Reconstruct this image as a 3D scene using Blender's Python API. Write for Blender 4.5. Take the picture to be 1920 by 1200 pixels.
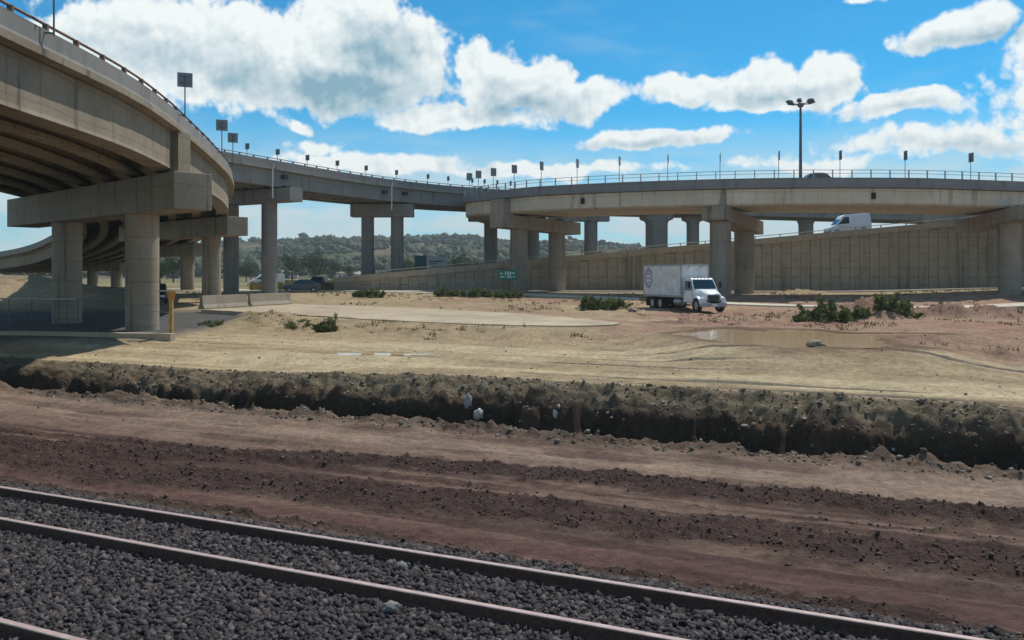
import bpy, bmesh, math, random
import numpy as np
from math import sin, cos, tan, atan, atan2, pi, radians, sqrt
from mathutils import Vector

for o in list(bpy.data.objects):
    bpy.data.objects.remove(o)
S = bpy.context.scene
COL = S.collection
EYE = 4.6
F = 1600.0            # focal length of the photograph in its own pixels
HZ = 515.0            # row of the horizon in the photograph

# ------------------------------------------------------------------ camera
cd = bpy.data.cameras.new('camera')
cam = bpy.data.objects.new('camera', cd)
COL.objects.link(cam)
cam.location = (0, 0, EYE)
cam.rotation_euler = (pi / 2, 0, 0)
cd.sensor_width = 36.0
cd.lens = 36.0 * F / 1920.0
cd.shift_y = -(600 - HZ) / 1920.0
cd.clip_start = 0.1
cd.clip_end = 20000
S.camera = cam

# ------------------------------------------------------------------ sky
SUN_AZ = radians(40)      # measured from +Y towards +X
SUN_EL = radians(58)
W = bpy.data.worlds.new('World')
S.world = W
W.use_nodes = True
nt = W.node_tree
W.cycles.sampling_method = 'MANUAL'
W.cycles.sample_map_resolution = 256
nt.nodes.clear()


def nd(tree, t, **kw):
    n = tree.nodes.new(t)
    for k, v in kw.items():
        setattr(n, k, v)
    return n


def setin(tree, n, i, v):
    if hasattr(v, 'is_output') or isinstance(v, bpy.types.NodeSocket):
        tree.links.new(v, n.inputs[i])
    else:
        n.inputs[i].default_value = v


def mth(tree, op, a, b=None, c=None, clamp=False):
    n = nd(tree, 'ShaderNodeMath', operation=op, use_clamp=clamp)
    setin(tree, n, 0, a)
    if b is not None:
        setin(tree, n, 1, b)
    if c is not None:
        setin(tree, n, 2, c)
    return n.outputs[0]


def vmth(tree, op, a, b=None, out=0):
    n = nd(tree, 'ShaderNodeVectorMath', operation=op)
    setin(tree, n, 0, a)
    if b is not None:
        setin(tree, n, 1, b)
    return n.outputs[out]


def mrange(tree, v, a, b, c=0.0, d=1.0, smooth=True):
    n = nd(tree, 'ShaderNodeMapRange')
    n.interpolation_type = 'SMOOTHSTEP' if smooth else 'LINEAR'
    setin(tree, n, 0, v)
    for i, x in enumerate((a, b, c, d)):
        setin(tree, n, i + 1, x)
    return n.outputs[0]


def mixc(tree, f, a, b, mode='MIX'):
    n = nd(tree, 'ShaderNodeMix', data_type='RGBA', blend_type=mode)
    setin(tree, n, 0, f)
    setin(tree, n, 6, a)
    setin(tree, n, 7, b)
    return n.outputs[2]


SKY_TINT = (0.17, 1.28, 1.58, 1)      # the photograph's cyan-leaning white balance
sky = nd(nt, 'ShaderNodeTexSky', sky_type='NISHITA')
sky.sun_disc = False
sky.sun_elevation = SUN_EL
sky.sun_rotation = SUN_AZ
sky.altitude = 1500
sky.air_density = 1.0
sky.dust_density = 0.6
sky.ozone_density = 2.5
tc = nd(nt, 'ShaderNodeTexCoord')
sep = nd(nt, 'ShaderNodeSeparateXYZ')
nt.links.new(tc.outputs['Generated'], sep.inputs[0])
az = mth(nt, 'ARCTAN2', sep.outputs[0], sep.outputs[1])
el = mth(nt, 'ARCSINE', sep.outputs[2])
comb = nd(nt, 'ShaderNodeCombineXYZ')
nt.links.new(az, comb.inputs[0])
nt.links.new(el, comb.inputs[1])
P = comb.outputs[0]


def vor(vec, scale, detail):
    n = nd(nt, 'ShaderNodeTexVoronoi')
    n.voronoi_dimensions = '2D'
    n.feature = 'F1'
    n.normalize = True
    n.inputs['Scale'].default_value = scale
    n.inputs['Detail'].default_value = detail
    n.inputs['Roughness'].default_value = 0.5
    n.inputs['Lacunarity'].default_value = 2.3
    nt.links.new(vec, n.inputs['Vector'])
    return n.outputs['Distance']


def noi(vec, scale, detail, rough=0.55, out=0):
    n = nd(nt, 'ShaderNodeTexNoise')
    n.noise_dimensions = '2D'
    n.inputs['Scale'].default_value = scale
    n.inputs['Detail'].default_value = detail
    n.inputs['Roughness'].default_value = rough
    nt.links.new(vec, n.inputs['Vector'])
    return n.outputs[out]


wn = noi(P, 11.0, 1.0, 0.55, out=1)
warp = vmth(nt, 'MULTIPLY', vmth(nt, 'SUBTRACT', wn, (0.5, 0.5, 0.5)), (0.055, 0.035, 0.0))
PW = vmth(nt, 'ADD', P, warp)


def cover(lst, vec, k=0.12):
    """soft union of angular ellipses (centre and half sizes in photo rows / columns)"""
    out = None
    for (cx, cy, rx, ry, amp) in lst:
        a = atan((cx - 960) / F)
        e = atan((HZ - cy) / F * cos(a))
        ix, iy = 1 / (rx / F * cos(a) ** 2), 1 / (ry / F * cos(a))
        n = nd(nt, 'ShaderNodeVectorMath', operation='MULTIPLY_ADD')
        setin(nt, n, 0, vec)
        setin(nt, n, 1, (ix, iy, 0))
        setin(nt, n, 2, (-a * ix, -e * iy, 0))
        q = n.outputs[0]
        m = mth(nt, 'MULTIPLY_ADD', vmth(nt, 'LENGTH', q, out=1), -amp, amp * 1.02)
        out = m if out is None else mth(nt, 'SMOOTH_MAX', out, m, k)
    return out


# cumulus banks in this quarter of the sky
CLOUDS = [
    (300, 95, 190, 110, 1.0), (470, 110, 140, 95, 1.0), (660, 95, 135, 115, 1.15), (780, 110, 62, 70, .9), (600, 165, 200, 46, 1.0),
    (100, 150, 180, 120, .8),
    (925, 150, 75, 68, 1.0), (985, 165, 90, 55, .9), (1090, 185, 85, 32, .85), (850, 218, 150, 28, .9),
    (1285, 163, 85, 25, .9), (1420, 155, 105, 40, .95), (1545, 150, 72, 46, .95), (1690, 195, 115, 28, .9), (1470, 180, 150, 22, .8),
    (1225, 258, 165, 20, .9),
    (1800, 52, 115, 32, .9), (1950, 60, 90, 40, .7), (1925, 180, 60, 55, .22),
    (700, 312, 200, 20, .6), (580, 275, 55, 16, .5), (1000, 322, 260, 14, .5), (1780, 262, 190, 28, .5), (1540, 305, 150, 16, .5),
    (546, 240, 22, 12, .42), (1605, 4, 40, 10, .6),
]
GREY = [(640, 172, 200, 46, 1.5), (700, 110, 95, 60, 1.1), (320, 95, 130, 40, .9), (480, 150, 120, 40, .9), (1000, 200, 130, 24, .9), (940, 165, 40, 25, .6), (1430, 176, 150, 16, .7),
        (1690, 205, 90, 12, .6), (1225, 268, 130, 9, .6), (1830, 68, 110, 16, .7), (1800, 272, 120, 16, .7)]
cov = mth(nt, 'MAXIMUM', cover(CLOUDS, PW), -1.2)
# the sky goes on all round with the same sort of broken cumulus
gen = noi(vmth(nt, 'MULTIPLY', P, (2.1, 4.6, 0)), 1.0, 2.0, 0.5)
gen = mth(nt, 'MULTIPLY', mth(nt, 'SUBTRACT', gen, 0.60), 3.2)
infr = mth(nt, 'MULTIPLY', mth(nt, 'LESS_THAN', mth(nt, 'ABSOLUTE', az), 0.62), mth(nt, 'LESS_THAN', el, 0.36))
cov = mth(nt, 'MAXIMUM', cov, mth(nt, 'SUBTRACT', gen, mth(nt, 'MULTIPLY', infr, 3.0)))
PS = vmth(nt, 'ADD', P, vmth(nt, 'MULTIPLY', warp, (0.35, 0.35, 0)))


def billow(vec):
    """rounded puffs at two sizes"""
    a = vor(vec, 24.0, 0.0)
    b = vor(vec, 62.0, 1.0)
    a = mth(nt, 'MULTIPLY', a, a)
    return mth(nt, 'SUBTRACT', 1.0, mth(nt, 'MULTIPLY_ADD', b, 0.45, mth(nt, 'MULTIPLY', a, 0.9)))


b1 = billow(PS)
f1 = noi(PS, 45.0, 5.0, 0.62)
f2 = noi(P, 14.0, 3.0, 0.6)
dens = mth(nt, 'MULTIPLY_ADD', mth(nt, 'SUBTRACT', b1, 0.62), 0.80, cov)
dens = mth(nt, 'MULTIPLY_ADD', mth(nt, 'SUBTRACT', f1, 0.5), 0.65, dens)
alpha = mrange(nt, dens, -0.02, 0.30)
# thick middles and bases read grey, tops and rims white
b2 = billow(vmth(nt, 'ADD', PS, (0.005, 0.010, 0)))
relief = mth(nt, 'MULTIPLY', mth(nt, 'SUBTRACT', b2, b1), 0.9)
thick = mth(nt, 'MULTIPLY_ADD', mth(nt, 'SUBTRACT', f1, 0.5), 0.45, cover(GREY, PW, 0.35))
thick = mth(nt, 'MULTIPLY_ADD', mth(nt, 'SUBTRACT', f2, 0.5), 0.9, thick)
thick = mrange(nt, mth(nt, 'MULTIPLY_ADD', mth(nt, 'SUBTRACT', 0.62, b1), 0.5, thick), -0.45, 1.05, smooth=False)
thick = mth(nt, 'MAXIMUM', thick, mrange(nt, mth(nt, 'MULTIPLY_ADD', mth(nt, 'SUBTRACT', f2, 0.5), 1.6, gen), 0.1, 1.0))
thick = mth(nt, 'ADD', thick, mth(nt, 'MULTIPLY', relief, mrange(nt, dens, 0.1, 0.5)), clamp=True)
ccol = mixc(nt, thick, (11.6, 12.2, 12.1, 1), (3.0, 5.3, 6.6, 1))
# thin high veil and whitening towards the horizon
veil = mrange(nt, noi(vmth(nt, 'MULTIPLY', P, (3.0, 11.0, 0)), 2.0, 3.0, 0.6), 0.50, 0.85)
low = mrange(nt, el, 0.19, 0.07)
lown = mrange(nt, noi(vmth(nt, 'MULTIPLY', P, (4.0, 15.0, 0)), 2.0, 4.0, 0.62), 0.28, 0.58, 0.45, 1.0)
veil = mth(nt, 'MULTIPLY_ADD', low, lown, mth(nt, 'MULTIPLY', veil, 0.16), clamp=True)
skyc = mixc(nt, 1.0, sky.outputs[0], SKY_TINT, 'MULTIPLY')
c0 = mixc(nt, mth(nt, 'MULTIPLY', veil, 0.96), skyc, (7.9, 9.6, 9.8, 1))
c1 = mixc(nt, alpha, c0, ccol)
bg = nd(nt, 'ShaderNodeBackground')
bg.inputs['Strength'].default_value = 0.071
nt.links.new(c1, bg.inputs['Color'])
wo = nd(nt, 'ShaderNodeOutputWorld')
nt.links.new(bg.outputs[0], wo.inputs['Surface'])

# ------------------------------------------------------------------ sun, exposure
ld = bpy.data.lights.new('sun', 'SUN')
ld.energy = 3.7
ld.angle = radians(0.53)
ld.color = (1.0, 0.95, 0.86)
sun = bpy.data.objects.new('sun', ld)
COL.objects.link(sun)
sd = Vector((sin(SUN_AZ) * cos(SUN_EL), cos(SUN_AZ) * cos(SUN_EL), sin(SUN_EL)))
sun.rotation_euler = sd.to_track_quat('Z', 'Y').to_euler()
sun.location = (60, 70, 120)
S.view_settings.view_transform = 'Standard'
S.view_settings.look = 'None'
S.view_settings.gamma = 1.0
S.view_settings.use_curve_mapping = False
S.view_settings.exposure = 0.2
S.render.engine = 'CYCLES'

R = random.Random(11)
NR = np.random.default_rng(5)


# ------------------------------------------------------------------ helpers
def at(px, Y):
    return (px - 960.0) / F * Y


def zat(py, Y):
    return EYE + (HZ - py) / F * Y


def hash2(ix, iy, seed):
    n = (ix.astype(np.int64) * 374761393 + iy.astype(np.int64) * 668265263 + seed * 974634777) & 0xFFFFFFFF
    n = ((n ^ (n >> 13)) * 1274126177) & 0xFFFFFFFF
    n = n ^ (n >> 16)
    return (n & 0xFFFF) / 65535.0


def vnoise(x, y, seed=0):
    x = np.asarray(x, float)
    y = np.asarray(y, float)
    ix = np.floor(x)
    iy = np.floor(y)
    fx = x - ix
    fy = y - iy
    fx = fx * fx * fx * (fx * (fx * 6 - 15) + 10)
    fy = fy * fy * fy * (fy * (fy * 6 - 15) + 10)
    a = hash2(ix, iy, seed)
    b = hash2(ix + 1, iy, seed)
    c = hash2(ix, iy + 1, seed)
    d = hash2(ix + 1, iy + 1, seed)
    return (a + (b - a) * fx) * (1 - fy) + (c + (d - c) * fx) * fy - 0.5


def fbm(x, y, oct=4, seed=0, gain=0.5):
    t = 0
    a = 1.0
    for i in range(oct):
        t = t + a * vnoise(x, y, seed + i * 17)
        x = x * 2.03 + 3.1
        y = y * 2.03 + 1.7
        a *= gain
    return t


def sstep(a, b, x):
    t = np.clip((x - a) / (b - a), 0, 1)
    return t * t * (3 - 2 * t)


class MB:
    def __init__(self):
        self.v = []
        self.f = []

    def add(self, vs, fs):
        n = len(self.v)
        self.v += [tuple(p) for p in vs]
        self.f += [tuple(i + n for i in f) for f in fs]
        return self

    def box(self, c, s, rz=0.0):
        cx, cy, cz = c
        hx, hy, hz = s[0] / 2, s[1] / 2, s[2] / 2
        vs = []
        for dz in (-hz, hz):
            for dx, dy in ((-hx, -hy), (hx, -hy), (hx, hy), (-hx, hy)):
                vs.append((cx + dx * cos(rz) - dy * sin(rz), cy + dx * sin(rz) + dy * cos(rz), cz + dz))
        return self.add(vs, [(3, 2, 1, 0), (4, 5, 6, 7), (0, 1, 5, 4), (1, 2, 6, 5), (2, 3, 7, 6), (3, 0, 4, 7)])

    def beam(self, p, q, w, zt0, zb0, zt1, zb1):
        """box between plan points p and q, width w, own top and bottom at each end"""
        dx, dy = q[0] - p[0], q[1] - p[1]
        L = sqrt(dx * dx + dy * dy)
        nx, ny = -dy / L * w / 2, dx / L * w / 2
        vs = [(p[0] - nx, p[1] - ny, zb0), (q[0] - nx, q[1] - ny, zb1), (q[0] + nx, q[1] + ny, zb1), (p[0] + nx, p[1] + ny, zb0),
              (p[0] - nx, p[1] - ny, zt0), (q[0] - nx, q[1] - ny, zt1), (q[0] + nx, q[1] + ny, zt1), (p[0] + nx, p[1] + ny, zt0)]
        return self.add(vs, [(3, 2, 1, 0), (4, 5, 6, 7), (0, 1, 5, 4), (1, 2, 6, 5), (2, 3, 7, 6), (3, 0, 4, 7)])

    def cyl(self, p, q, r0, r1=None, n=12, caps=True):
        r1 = r0 if r1 is None else r1
        p, q = Vector(p), Vector(q)
        d = (q - p).normalized()
        a = d.orthogonal().normalized()
        b = d.cross(a)
        vs = []
        for c, r in ((p, r0), (q, r1)):
            for i in range(n):
                t = 2 * pi * i / n
                vs.append(c + a * (r * cos(t)) + b * (r * sin(t)))
        fs = [(i, (i + 1) % n, n + (i + 1) % n, n + i) for i in range(n)]
        if caps:
            fs += [tuple(range(n - 1, -1, -1)), tuple(range(n, 2 * n))]
        return self.add(vs, fs)

    def lathe(self, c, prof, n=28):
        """vertical lathe: prof = [(r, z)] from bottom to top"""
        vs = []
        for r, z in prof:
            for i in range(n):
                t = 2 * pi * i / n
                vs.append((c[0] + r * cos(t), c[1] + r * sin(t), z))
        m = len(prof)
        fs = [(k * n + i, k * n + (i + 1) % n, (k + 1) * n + (i + 1) % n, (k + 1) * n + i) for k in range(m - 1) for i in range(n)]
        fs += [tuple(range(n - 1, -1, -1)), tuple(range((m - 1) * n, m * n))]
        return self.add(vs, fs)

    def tube(self, pts, r, n=6):
        for a, b in zip(pts[:-1], pts[1:]):
            self.cyl(a, b, r, r, n)
        return self

    def sweep(self, path, prof, closed=True, caps=True):
        """path: list of (x,y,z); prof: list of (offset to the left, height)"""
        m = len(prof)
        vs = []
        for i, p in enumerate(path):
            a = path[max(i - 1, 0)]
            b = path[min(i + 1, len(path) - 1)]
            dx, dy = b[0] - a[0], b[1] - a[1]
            L = sqrt(dx * dx + dy * dy)
            nx, ny = -dy / L, dx / L
            for o, h in prof:
                vs.append((p[0] + nx * o, p[1] + ny * o, p[2] + h))
        fs = []
        for i in range(len(path) - 1):
            for j in range(m if closed else m - 1):
                k = (j + 1) % m
                fs.append((i * m + j, (i + 1) * m + j, (i + 1) * m + k, i * m + k))
        if caps and closed:
            fs.append(tuple(range(m)))
            e = (len(path) - 1) * m
            fs.append(tuple(range(e + m - 1, e - 1, -1)))
        return self.add(vs, fs)

    def loft(self, secs, caps=True):
        m = len(secs[0])
        vs = [p for s in secs for p in s]
        fs = []
        for i in range(len(secs) - 1):
            for j in range(m):
                k = (j + 1) % m
                fs.append((i * m + j, (i + 1) * m + j, (i + 1) * m + k, i * m + k))
        if caps:
            fs.append(tuple(range(m)))
            e = (len(secs) - 1) * m
            fs.append(tuple(range(e + m - 1, e - 1, -1)))
        return self.add(vs, fs)

    def mesh(self, name, mat, smooth=False, bevel=0.0):
        me = bpy.data.meshes.new(name)
        me.from_pydata(self.v, [], self.f)
        bm = bmesh.new()
        bm.from_mesh(me)
        bmesh.ops.recalc_face_normals(bm, faces=bm.faces)
        if bevel:
            es = [e for e in bm.edges if len(e.link_faces) == 2 and e.calc_face_angle(0) > 0.6]
            bmesh.ops.bevel(bm, geom=es, offset=bevel, segments=2, affect='EDGES', profile=0.6)
        if smooth:
            for f in bm.faces:
                f.smooth = True
            for e in bm.edges:
                if len(e.link_faces) == 2 and e.calc_face_angle(0) > 0.7:
                    e.smooth = False
        bm.to_mesh(me)
        bm.free()
        if mat is not None:
            me.materials.append(mat)
        return me

    def build(self, name, mat, parent=None, smooth=False, bevel=0.0):
        return link(name, self.mesh(name, mat, smooth, bevel), parent)


def link(name, me, parent=None, loc=None, rz=None):
    o = bpy.data.objects.new(name, me)
    COL.objects.link(o)
    if parent is not None:
        o.parent = parent
        if loc is None and parent.get('_world'):
            b = parent['_world']
            o.location = (-b[0], -b[1], -b[2])
    if loc is not None:
        o.location = loc
    if rz is not None:
        o.rotation_euler = (0, 0, rz)
    return o


def np_mesh(name, verts, quads=None, tris=None, mat=None, smooth=False):
    me = bpy.data.meshes.new(name)
    nv = len(verts)
    me.vertices.add(nv)
    me.vertices.foreach_set('co', np.asarray(verts, np.float32).ravel())
    fl = []
    starts = []
    k = 0
    if quads is not None and len(quads):
        q = np.asarray(quads, np.int32)
        fl.append(q.ravel())
        starts.append(np.arange(len(q)) * 4)
        k = len(q) * 4
    if tris is not None and len(tris):
        t = np.asarray(tris, np.int32)
        fl.append(t.ravel())
        starts.append(k + np.arange(len(t)) * 3)
    li = np.concatenate(fl)
    st = np.concatenate(starts).astype(np.int32)
    me.loops.add(len(li))
    me.loops.foreach_set('vertex_index', li)
    me.polygons.add(len(st))
    me.polygons.foreach_set('loop_start', st)
    me.update(calc_edges=True)
    if smooth:
        me.polygons.foreach_set('use_smooth', np.ones(len(st), bool))
    if mat is not None:
        me.materials.append(mat)
    me.validate()
    return me


def thing(name, label, cat, loc=(0, 0, 0), rz=0.0, group=None, world=False):
    """Empty at a thing's base; world=True: parts are written in world coordinates"""
    o = bpy.data.objects.new(name, None)
    COL.objects.link(o)
    o.location = loc
    o.rotation_euler = (0, 0, rz)
    o.empty_display_size = 0.3
    tag(o, label, cat, group)
    if world:
        o['_world'] = tuple(loc)
    return o


def sub(parent_part):
    """sub-parts of a part that already carries the offset are written in world coordinates too"""
    return parent_part


def tag(o, label=None, cat=None, group=None, kind=None):
    if label:
        o['label'] = label
    if cat:
        o['category'] = cat
    if group:
        o['group'] = group
    if kind:
        o['kind'] = kind
    return o


def struct(o):
    o['kind'] = 'structure'
    return o


# ------------------------------------------------------------------ materials
def new_mat(name):
    m = bpy.data.materials.new(name)
    m.use_nodes = True
    t = m.node_tree
    b = t.nodes['Principled BSDF']
    return m, t, b


def tex(t, kind, vec, scale, detail=4, rough=0.55, out=0):
    n = nd(t, kind)
    n.inputs['Scale'].default_value = scale
    if kind == 'ShaderNodeTexNoise':
        n.inputs['Detail'].default_value = detail
        n.inputs['Roughness'].default_value = rough
    if vec is not None:
        t.links.new(vec, n.inputs['Vector'])
    return n.outputs[out]


def ocoord(t, scale=None):
    n = nd(t, 'ShaderNodeTexCoord')
    v = n.outputs['Object']
    if scale:
        v = vmth(t, 'MULTIPLY', v, scale)
    return v


def bump(t, b, h, strength, dist):
    n = nd(t, 'ShaderNodeBump')
    n.inputs['Strength'].default_value = strength
    n.inputs['Distance'].default_value = dist
    t.links.new(h, n.inputs['Height'])
    t.links.new(n.outputs[0], b.inputs['Normal'])


def concrete(name, col, var=0.35, streak=0.35, rough=0.9):
    m, t, b = new_mat(name)
    v = ocoord(t)
    big = tex(t, 'ShaderNodeTexNoise', v, 0.35, 5, 0.6)
    fine = tex(t, 'ShaderNodeTexNoise', v, 6.0, 6, 0.65)
    st = tex(t, 'ShaderNodeTexNoise', ocoord(t, (1.7, 1.7, 0.10)), 1.0, 5, 0.65)
    k = mth(t, 'ADD', mth(t, 'MULTIPLY', mth(t, 'SUBTRACT', big, 0.5), var * 1.6), mth(t, 'MULTIPLY', mth(t, 'SUBTRACT', fine, 0.5), var * 0.8))
    k = mth(t, 'ADD', k, 1.0)
    s = mrange(t, st, 0.52, 0.72, 0.0, streak)
    k = mth(t, 'MULTIPLY', k, mth(t, 'SUBTRACT', 1.0, s))
    c = vmth(t, 'MULTIPLY', tuple(col), k)
    warm = mrange(t, tex(t, 'ShaderNodeTexNoise', v, 0.8, 3), 0.45, 0.7)
    c2 = mixc(t, mth(t, 'MULTIPLY', warm, 0.25), c, (col[0] * 0.95, col[1] * 0.78, col[2] * 0.6, 1))
    t.links.new(c2, b.inputs['Base Color'])
    b.inputs['Roughness'].default_value = rough
    b.inputs['Specular IOR Level'].default_value = 0.25
    w = nd(t, 'ShaderNodeTexWave')
    w.wave_type = 'BANDS'
    w.bands_direction = 'Z'
    w.inputs['Scale'].default_value = 0.26
    w.inputs['Distortion'].default_value = 0.6
    w.inputs['Detail'].default_value = 1.0
    t.links.new(v, w.inputs['Vector'])
    line = mrange(t, w.outputs[1], 0.975, 1.0)
    c3 = mixc(t, mth(t, 'MULTIPLY', line, 0.28), c2, (col[0] * .45, col[1] * .43, col[2] * .4, 1))
    t.links.new(c3, b.inputs['Base Color'])
    bump(t, b, fine, 0.35, 0.02)
    return m


def plain(name, col, rough=0.6, metal=0.0, var=0.12, scale=8.0, spec=0.4, coat=0.0):
    m, t, b = new_mat(name)
    v = ocoord(t)
    n = tex(t, 'ShaderNodeTexNoise', v, scale, 5, 0.6)
    k = mrange(t, n, 0.3, 0.7, 1 - var, 1 + var, False)
    c = vmth(t, 'MULTIPLY', tuple(col), k)
    t.links.new(c, b.inputs['Base Color'])
    b.inputs['Roughness'].default_value = rough
    b.inputs['Metallic'].default_value = metal
    b.inputs['Specular IOR Level'].default_value = spec
    b.inputs['Coat Weight'].default_value = coat
    return m


def foliage(name, c1, c2, trans=0.25):
    m, t, b = new_mat(name)
    g = nd(t, 'ShaderNodeNewGeometry')
    c = mixc(t, g.outputs['Random Per Island'], (*c1, 1), (*c2, 1))
    n = tex(t, 'ShaderNodeTexNoise', ocoord(t), 0.9, 3)
    c = mixc(t, mrange(t, n, 0.4, 0.7, 0, 0.5), c, (c2[0] * 1.3, c2[1] * 1.05, c2[2] * 0.8, 1))
    t.links.new(c, b.inputs['Base Color'])
    b.inputs['Roughness'].default_value = 0.75
    b.inputs['Specular IOR Level'].default_value = 0.2
    tr = nd(t, 'ShaderNodeBsdfTranslucent')
    t.links.new(c, tr.inputs['Color'])
    mx = nd(t, 'ShaderNodeMixShader')
    mx.inputs[0].default_value = trans
    t.links.new(b.outputs[0], mx.inputs[1])
    t.links.new(tr.outputs[0], mx.inputs[2])
    t.links.new(mx.outputs[0], t.nodes['Material Output'].inputs[0])
    return m


def stones(name, c1, c2, c3):
    m, t, b = new_mat(name)
    g = nd(t, 'ShaderNodeNewGeometry')
    rmp = nd(t, 'ShaderNodeValToRGB')
    e = rmp.color_ramp.elements
    e[0].position = 0.0
    e[0].color = (*c1, 1)
    e[1].position = 1.0
    e[1].color = (*c3, 1)
    x = e.new(0.7)
    x.color = (*c2, 1)
    t.links.new(g.outputs['Random Per Island'], rmp.inputs[0])
    n = tex(t, 'ShaderNodeTexNoise', ocoord(t), 30, 4)
    k = mrange(t, n, 0.3, 0.7, 0.8, 1.2, False)
    c = vmth(t, 'MULTIPLY', rmp.outputs[0], k)
    t.links.new(c, b.inputs['Base Color'])
    b.inputs['Roughness'].default_value = 0.85
    b.inputs['Specular IOR Level'].default_value = 0.3
    return m


M = {}
M['conc_a'] = concrete('weathered_concrete_near', (0.25, 0.21, 0.155), 0.6, 0.65)
M['conc_b'] = concrete('grey_concrete_far', (0.245, 0.232, 0.208), 0.35, 0.45)
M['conc_c'] = concrete('pale_concrete_girder', (0.55, 0.475, 0.37), 0.4, 0.55)
M['conc_pier'] = concrete('pier_concrete', (0.29, 0.245, 0.19), 0.6, 0.65)
M['conc_par'] = concrete('parapet_concrete', (0.21, 0.205, 0.195), 0.35, 0.35)
M['conc_wall'] = concrete('wall_panel_concrete', (0.335, 0.282, 0.208), 0.45, 0.45)
M['conc_cope'] = concrete('coping_concrete', (0.38, 0.31, 0.225), 0.35, 0.35)
M['conc_road'] = concrete('road_concrete', (0.50, 0.45, 0.355), 0.25, 0.1)
M['conc_slab'] = concrete('slab_concrete', (0.385, 0.315, 0.22), 0.6, 0.1)
M['conc_bar'] = concrete('barrier_concrete', (0.29, 0.25, 0.195), 0.4, 0.4)
M['asphalt'] = plain('asphalt', (0.055, 0.055, 0.06), 0.9, 0, 0.3, 2.0)
M['steel'] = plain('galvanised_steel', (0.30, 0.31, 0.32), 0.5, 0.6)
M['steel_d'] = plain('dull_grey_steel', (0.13, 0.135, 0.14), 0.6, 0.3)
M['rail_red'] = plain('rusty_railing_paint', (0.20, 0.12, 0.09), 0.7, 0.2, 0.4)
M['sign_back'] = plain('sign_back_aluminium', (0.20, 0.215, 0.22), 0.55, 0.4)
M['rust'] = plain('rusty_rail_steel', (0.10, 0.055, 0.04), 0.8, 0.2, 0.35, 14)
M['railtop'] = plain('worn_rail_head', (0.42, 0.31, 0.28), 0.55, 0.15, 0.2, 5)
M['rubber'] = plain('tyre_rubber', (0.025, 0.025, 0.027), 0.85)
M['dark'] = plain('dark_recess', (0.02, 0.02, 0.022), 0.8)
M['white'] = plain('white_vehicle_paint', (0.78, 0.79, 0.80), 0.32, 0, 0.05, 2.0, 0.5, 0.3)
M['boxw'] = plain('white_box_body', (0.64, 0.64, 0.63), 0.55, 0, 0.22, 1.6)
M['chrome'] = plain('wheel_metal', (0.45, 0.46, 0.47), 0.4, 0.7)
M['black_p'] = plain('black_paint', (0.02, 0.021, 0.024), 0.35, 0, 0.1, 3, 0.5, 0.4)
M['blue_p'] = plain('dark_blue_paint', (0.03, 0.045, 0.07), 0.35, 0.2, 0.1, 3, 0.5, 0.4)
M['silver_p'] = plain('silver_paint', (0.30, 0.31, 0.33), 0.35, 0.4, 0.1, 3, 0.5, 0.3)
M['lamp'] = plain('lamp_lens', (0.7, 0.72, 0.72), 0.2)
M['orange'] = plain('orange_paint', (0.50, 0.20, 0.03), 0.65, 0, 0.3, 10)
M['ochre'] = plain('ochre_timber', (0.42, 0.25, 0.07), 0.75, 0, 0.35, 9)
M['teal'] = plain('teal_billboard_print', (0.03, 0.14, 0.17), 0.6, 0, 0.4, 1.2)
M['bb_white'] = plain('white_billboard_print', (0.55, 0.57, 0.60), 0.6)
M['ink'] = plain('dark_print', (0.10, 0.10, 0.13), 0.7)
M['green_sign'] = plain('green_sign_sheet', (0.02, 0.20, 0.12), 0.5)
M['sign_white'] = plain('white_sign_print', (0.65, 0.68, 0.66), 0.5)
M['emblem'] = plain('slate_purple_print', (0.30, 0.29, 0.36), 0.6, 0, 0.3, 5)
M['plastic'] = plain('white_plastic_film', (0.40, 0.39, 0.36), 0.4, 0, 0.15, 10)
M['cloth'] = plain('grey_cloth', (0.28, 0.27, 0.28), 0.9, 0, 0.2, 10)
M['bark'] = plain('bark', (0.09, 0.065, 0.045), 0.95, 0, 0.3, 6)
M['leaf_a'] = foliage('weed_leaves', (0.055, 0.085, 0.030), (0.15, 0.18, 0.070), .4)
M['leaf_b'] = foliage('tree_leaves', (0.020, 0.040, 0.018), (0.060, 0.090, 0.030))
M['leaf_far'] = foliage('far_tree_leaves', (0.014, 0.030, 0.016), (0.065, 0.085, 0.034), 0.1)
M['grass'] = foliage('dry_grass_blades', (0.10, 0.10, 0.03), (0.24, 0.20, 0.07))
M['grass2'] = foliage('olive_grass_blades', (0.075, 0.08, 0.03), (0.19, 0.16, 0.065))
M['ballast'] = stones('basalt_ballast', (0.022, 0.019, 0.021), (0.058, 0.047, 0.048), (0.12, 0.098, 0.096))
M['gravel'] = stones('bank_stones', (0.07, 0.055, 0.04), (0.16, 0.13, 0.095), (0.36, 0.32, 0.26))
M['clod'] = stones('soil_clods', (0.045, 0.028, 0.024), (0.10, 0.062, 0.05), (0.17, 0.11, 0.085))
M['pale_stone'] = plain('pale_stone', (0.20, 0.185, 0.165), 0.9)
M['house'] = plain('far_house_render', (0.50, 0.47, 0.44), 0.9)


def glass_mat():
    m, t, b = new_mat('vehicle_glass')
    b.inputs['Base Color'].default_value = (0.012, 0.035, 0.045, 1)
    b.inputs['Roughness'].default_value = 0.06
    b.inputs['Specular IOR Level'].default_value = 0.6
    return m


M['glass'] = glass_mat()


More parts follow.
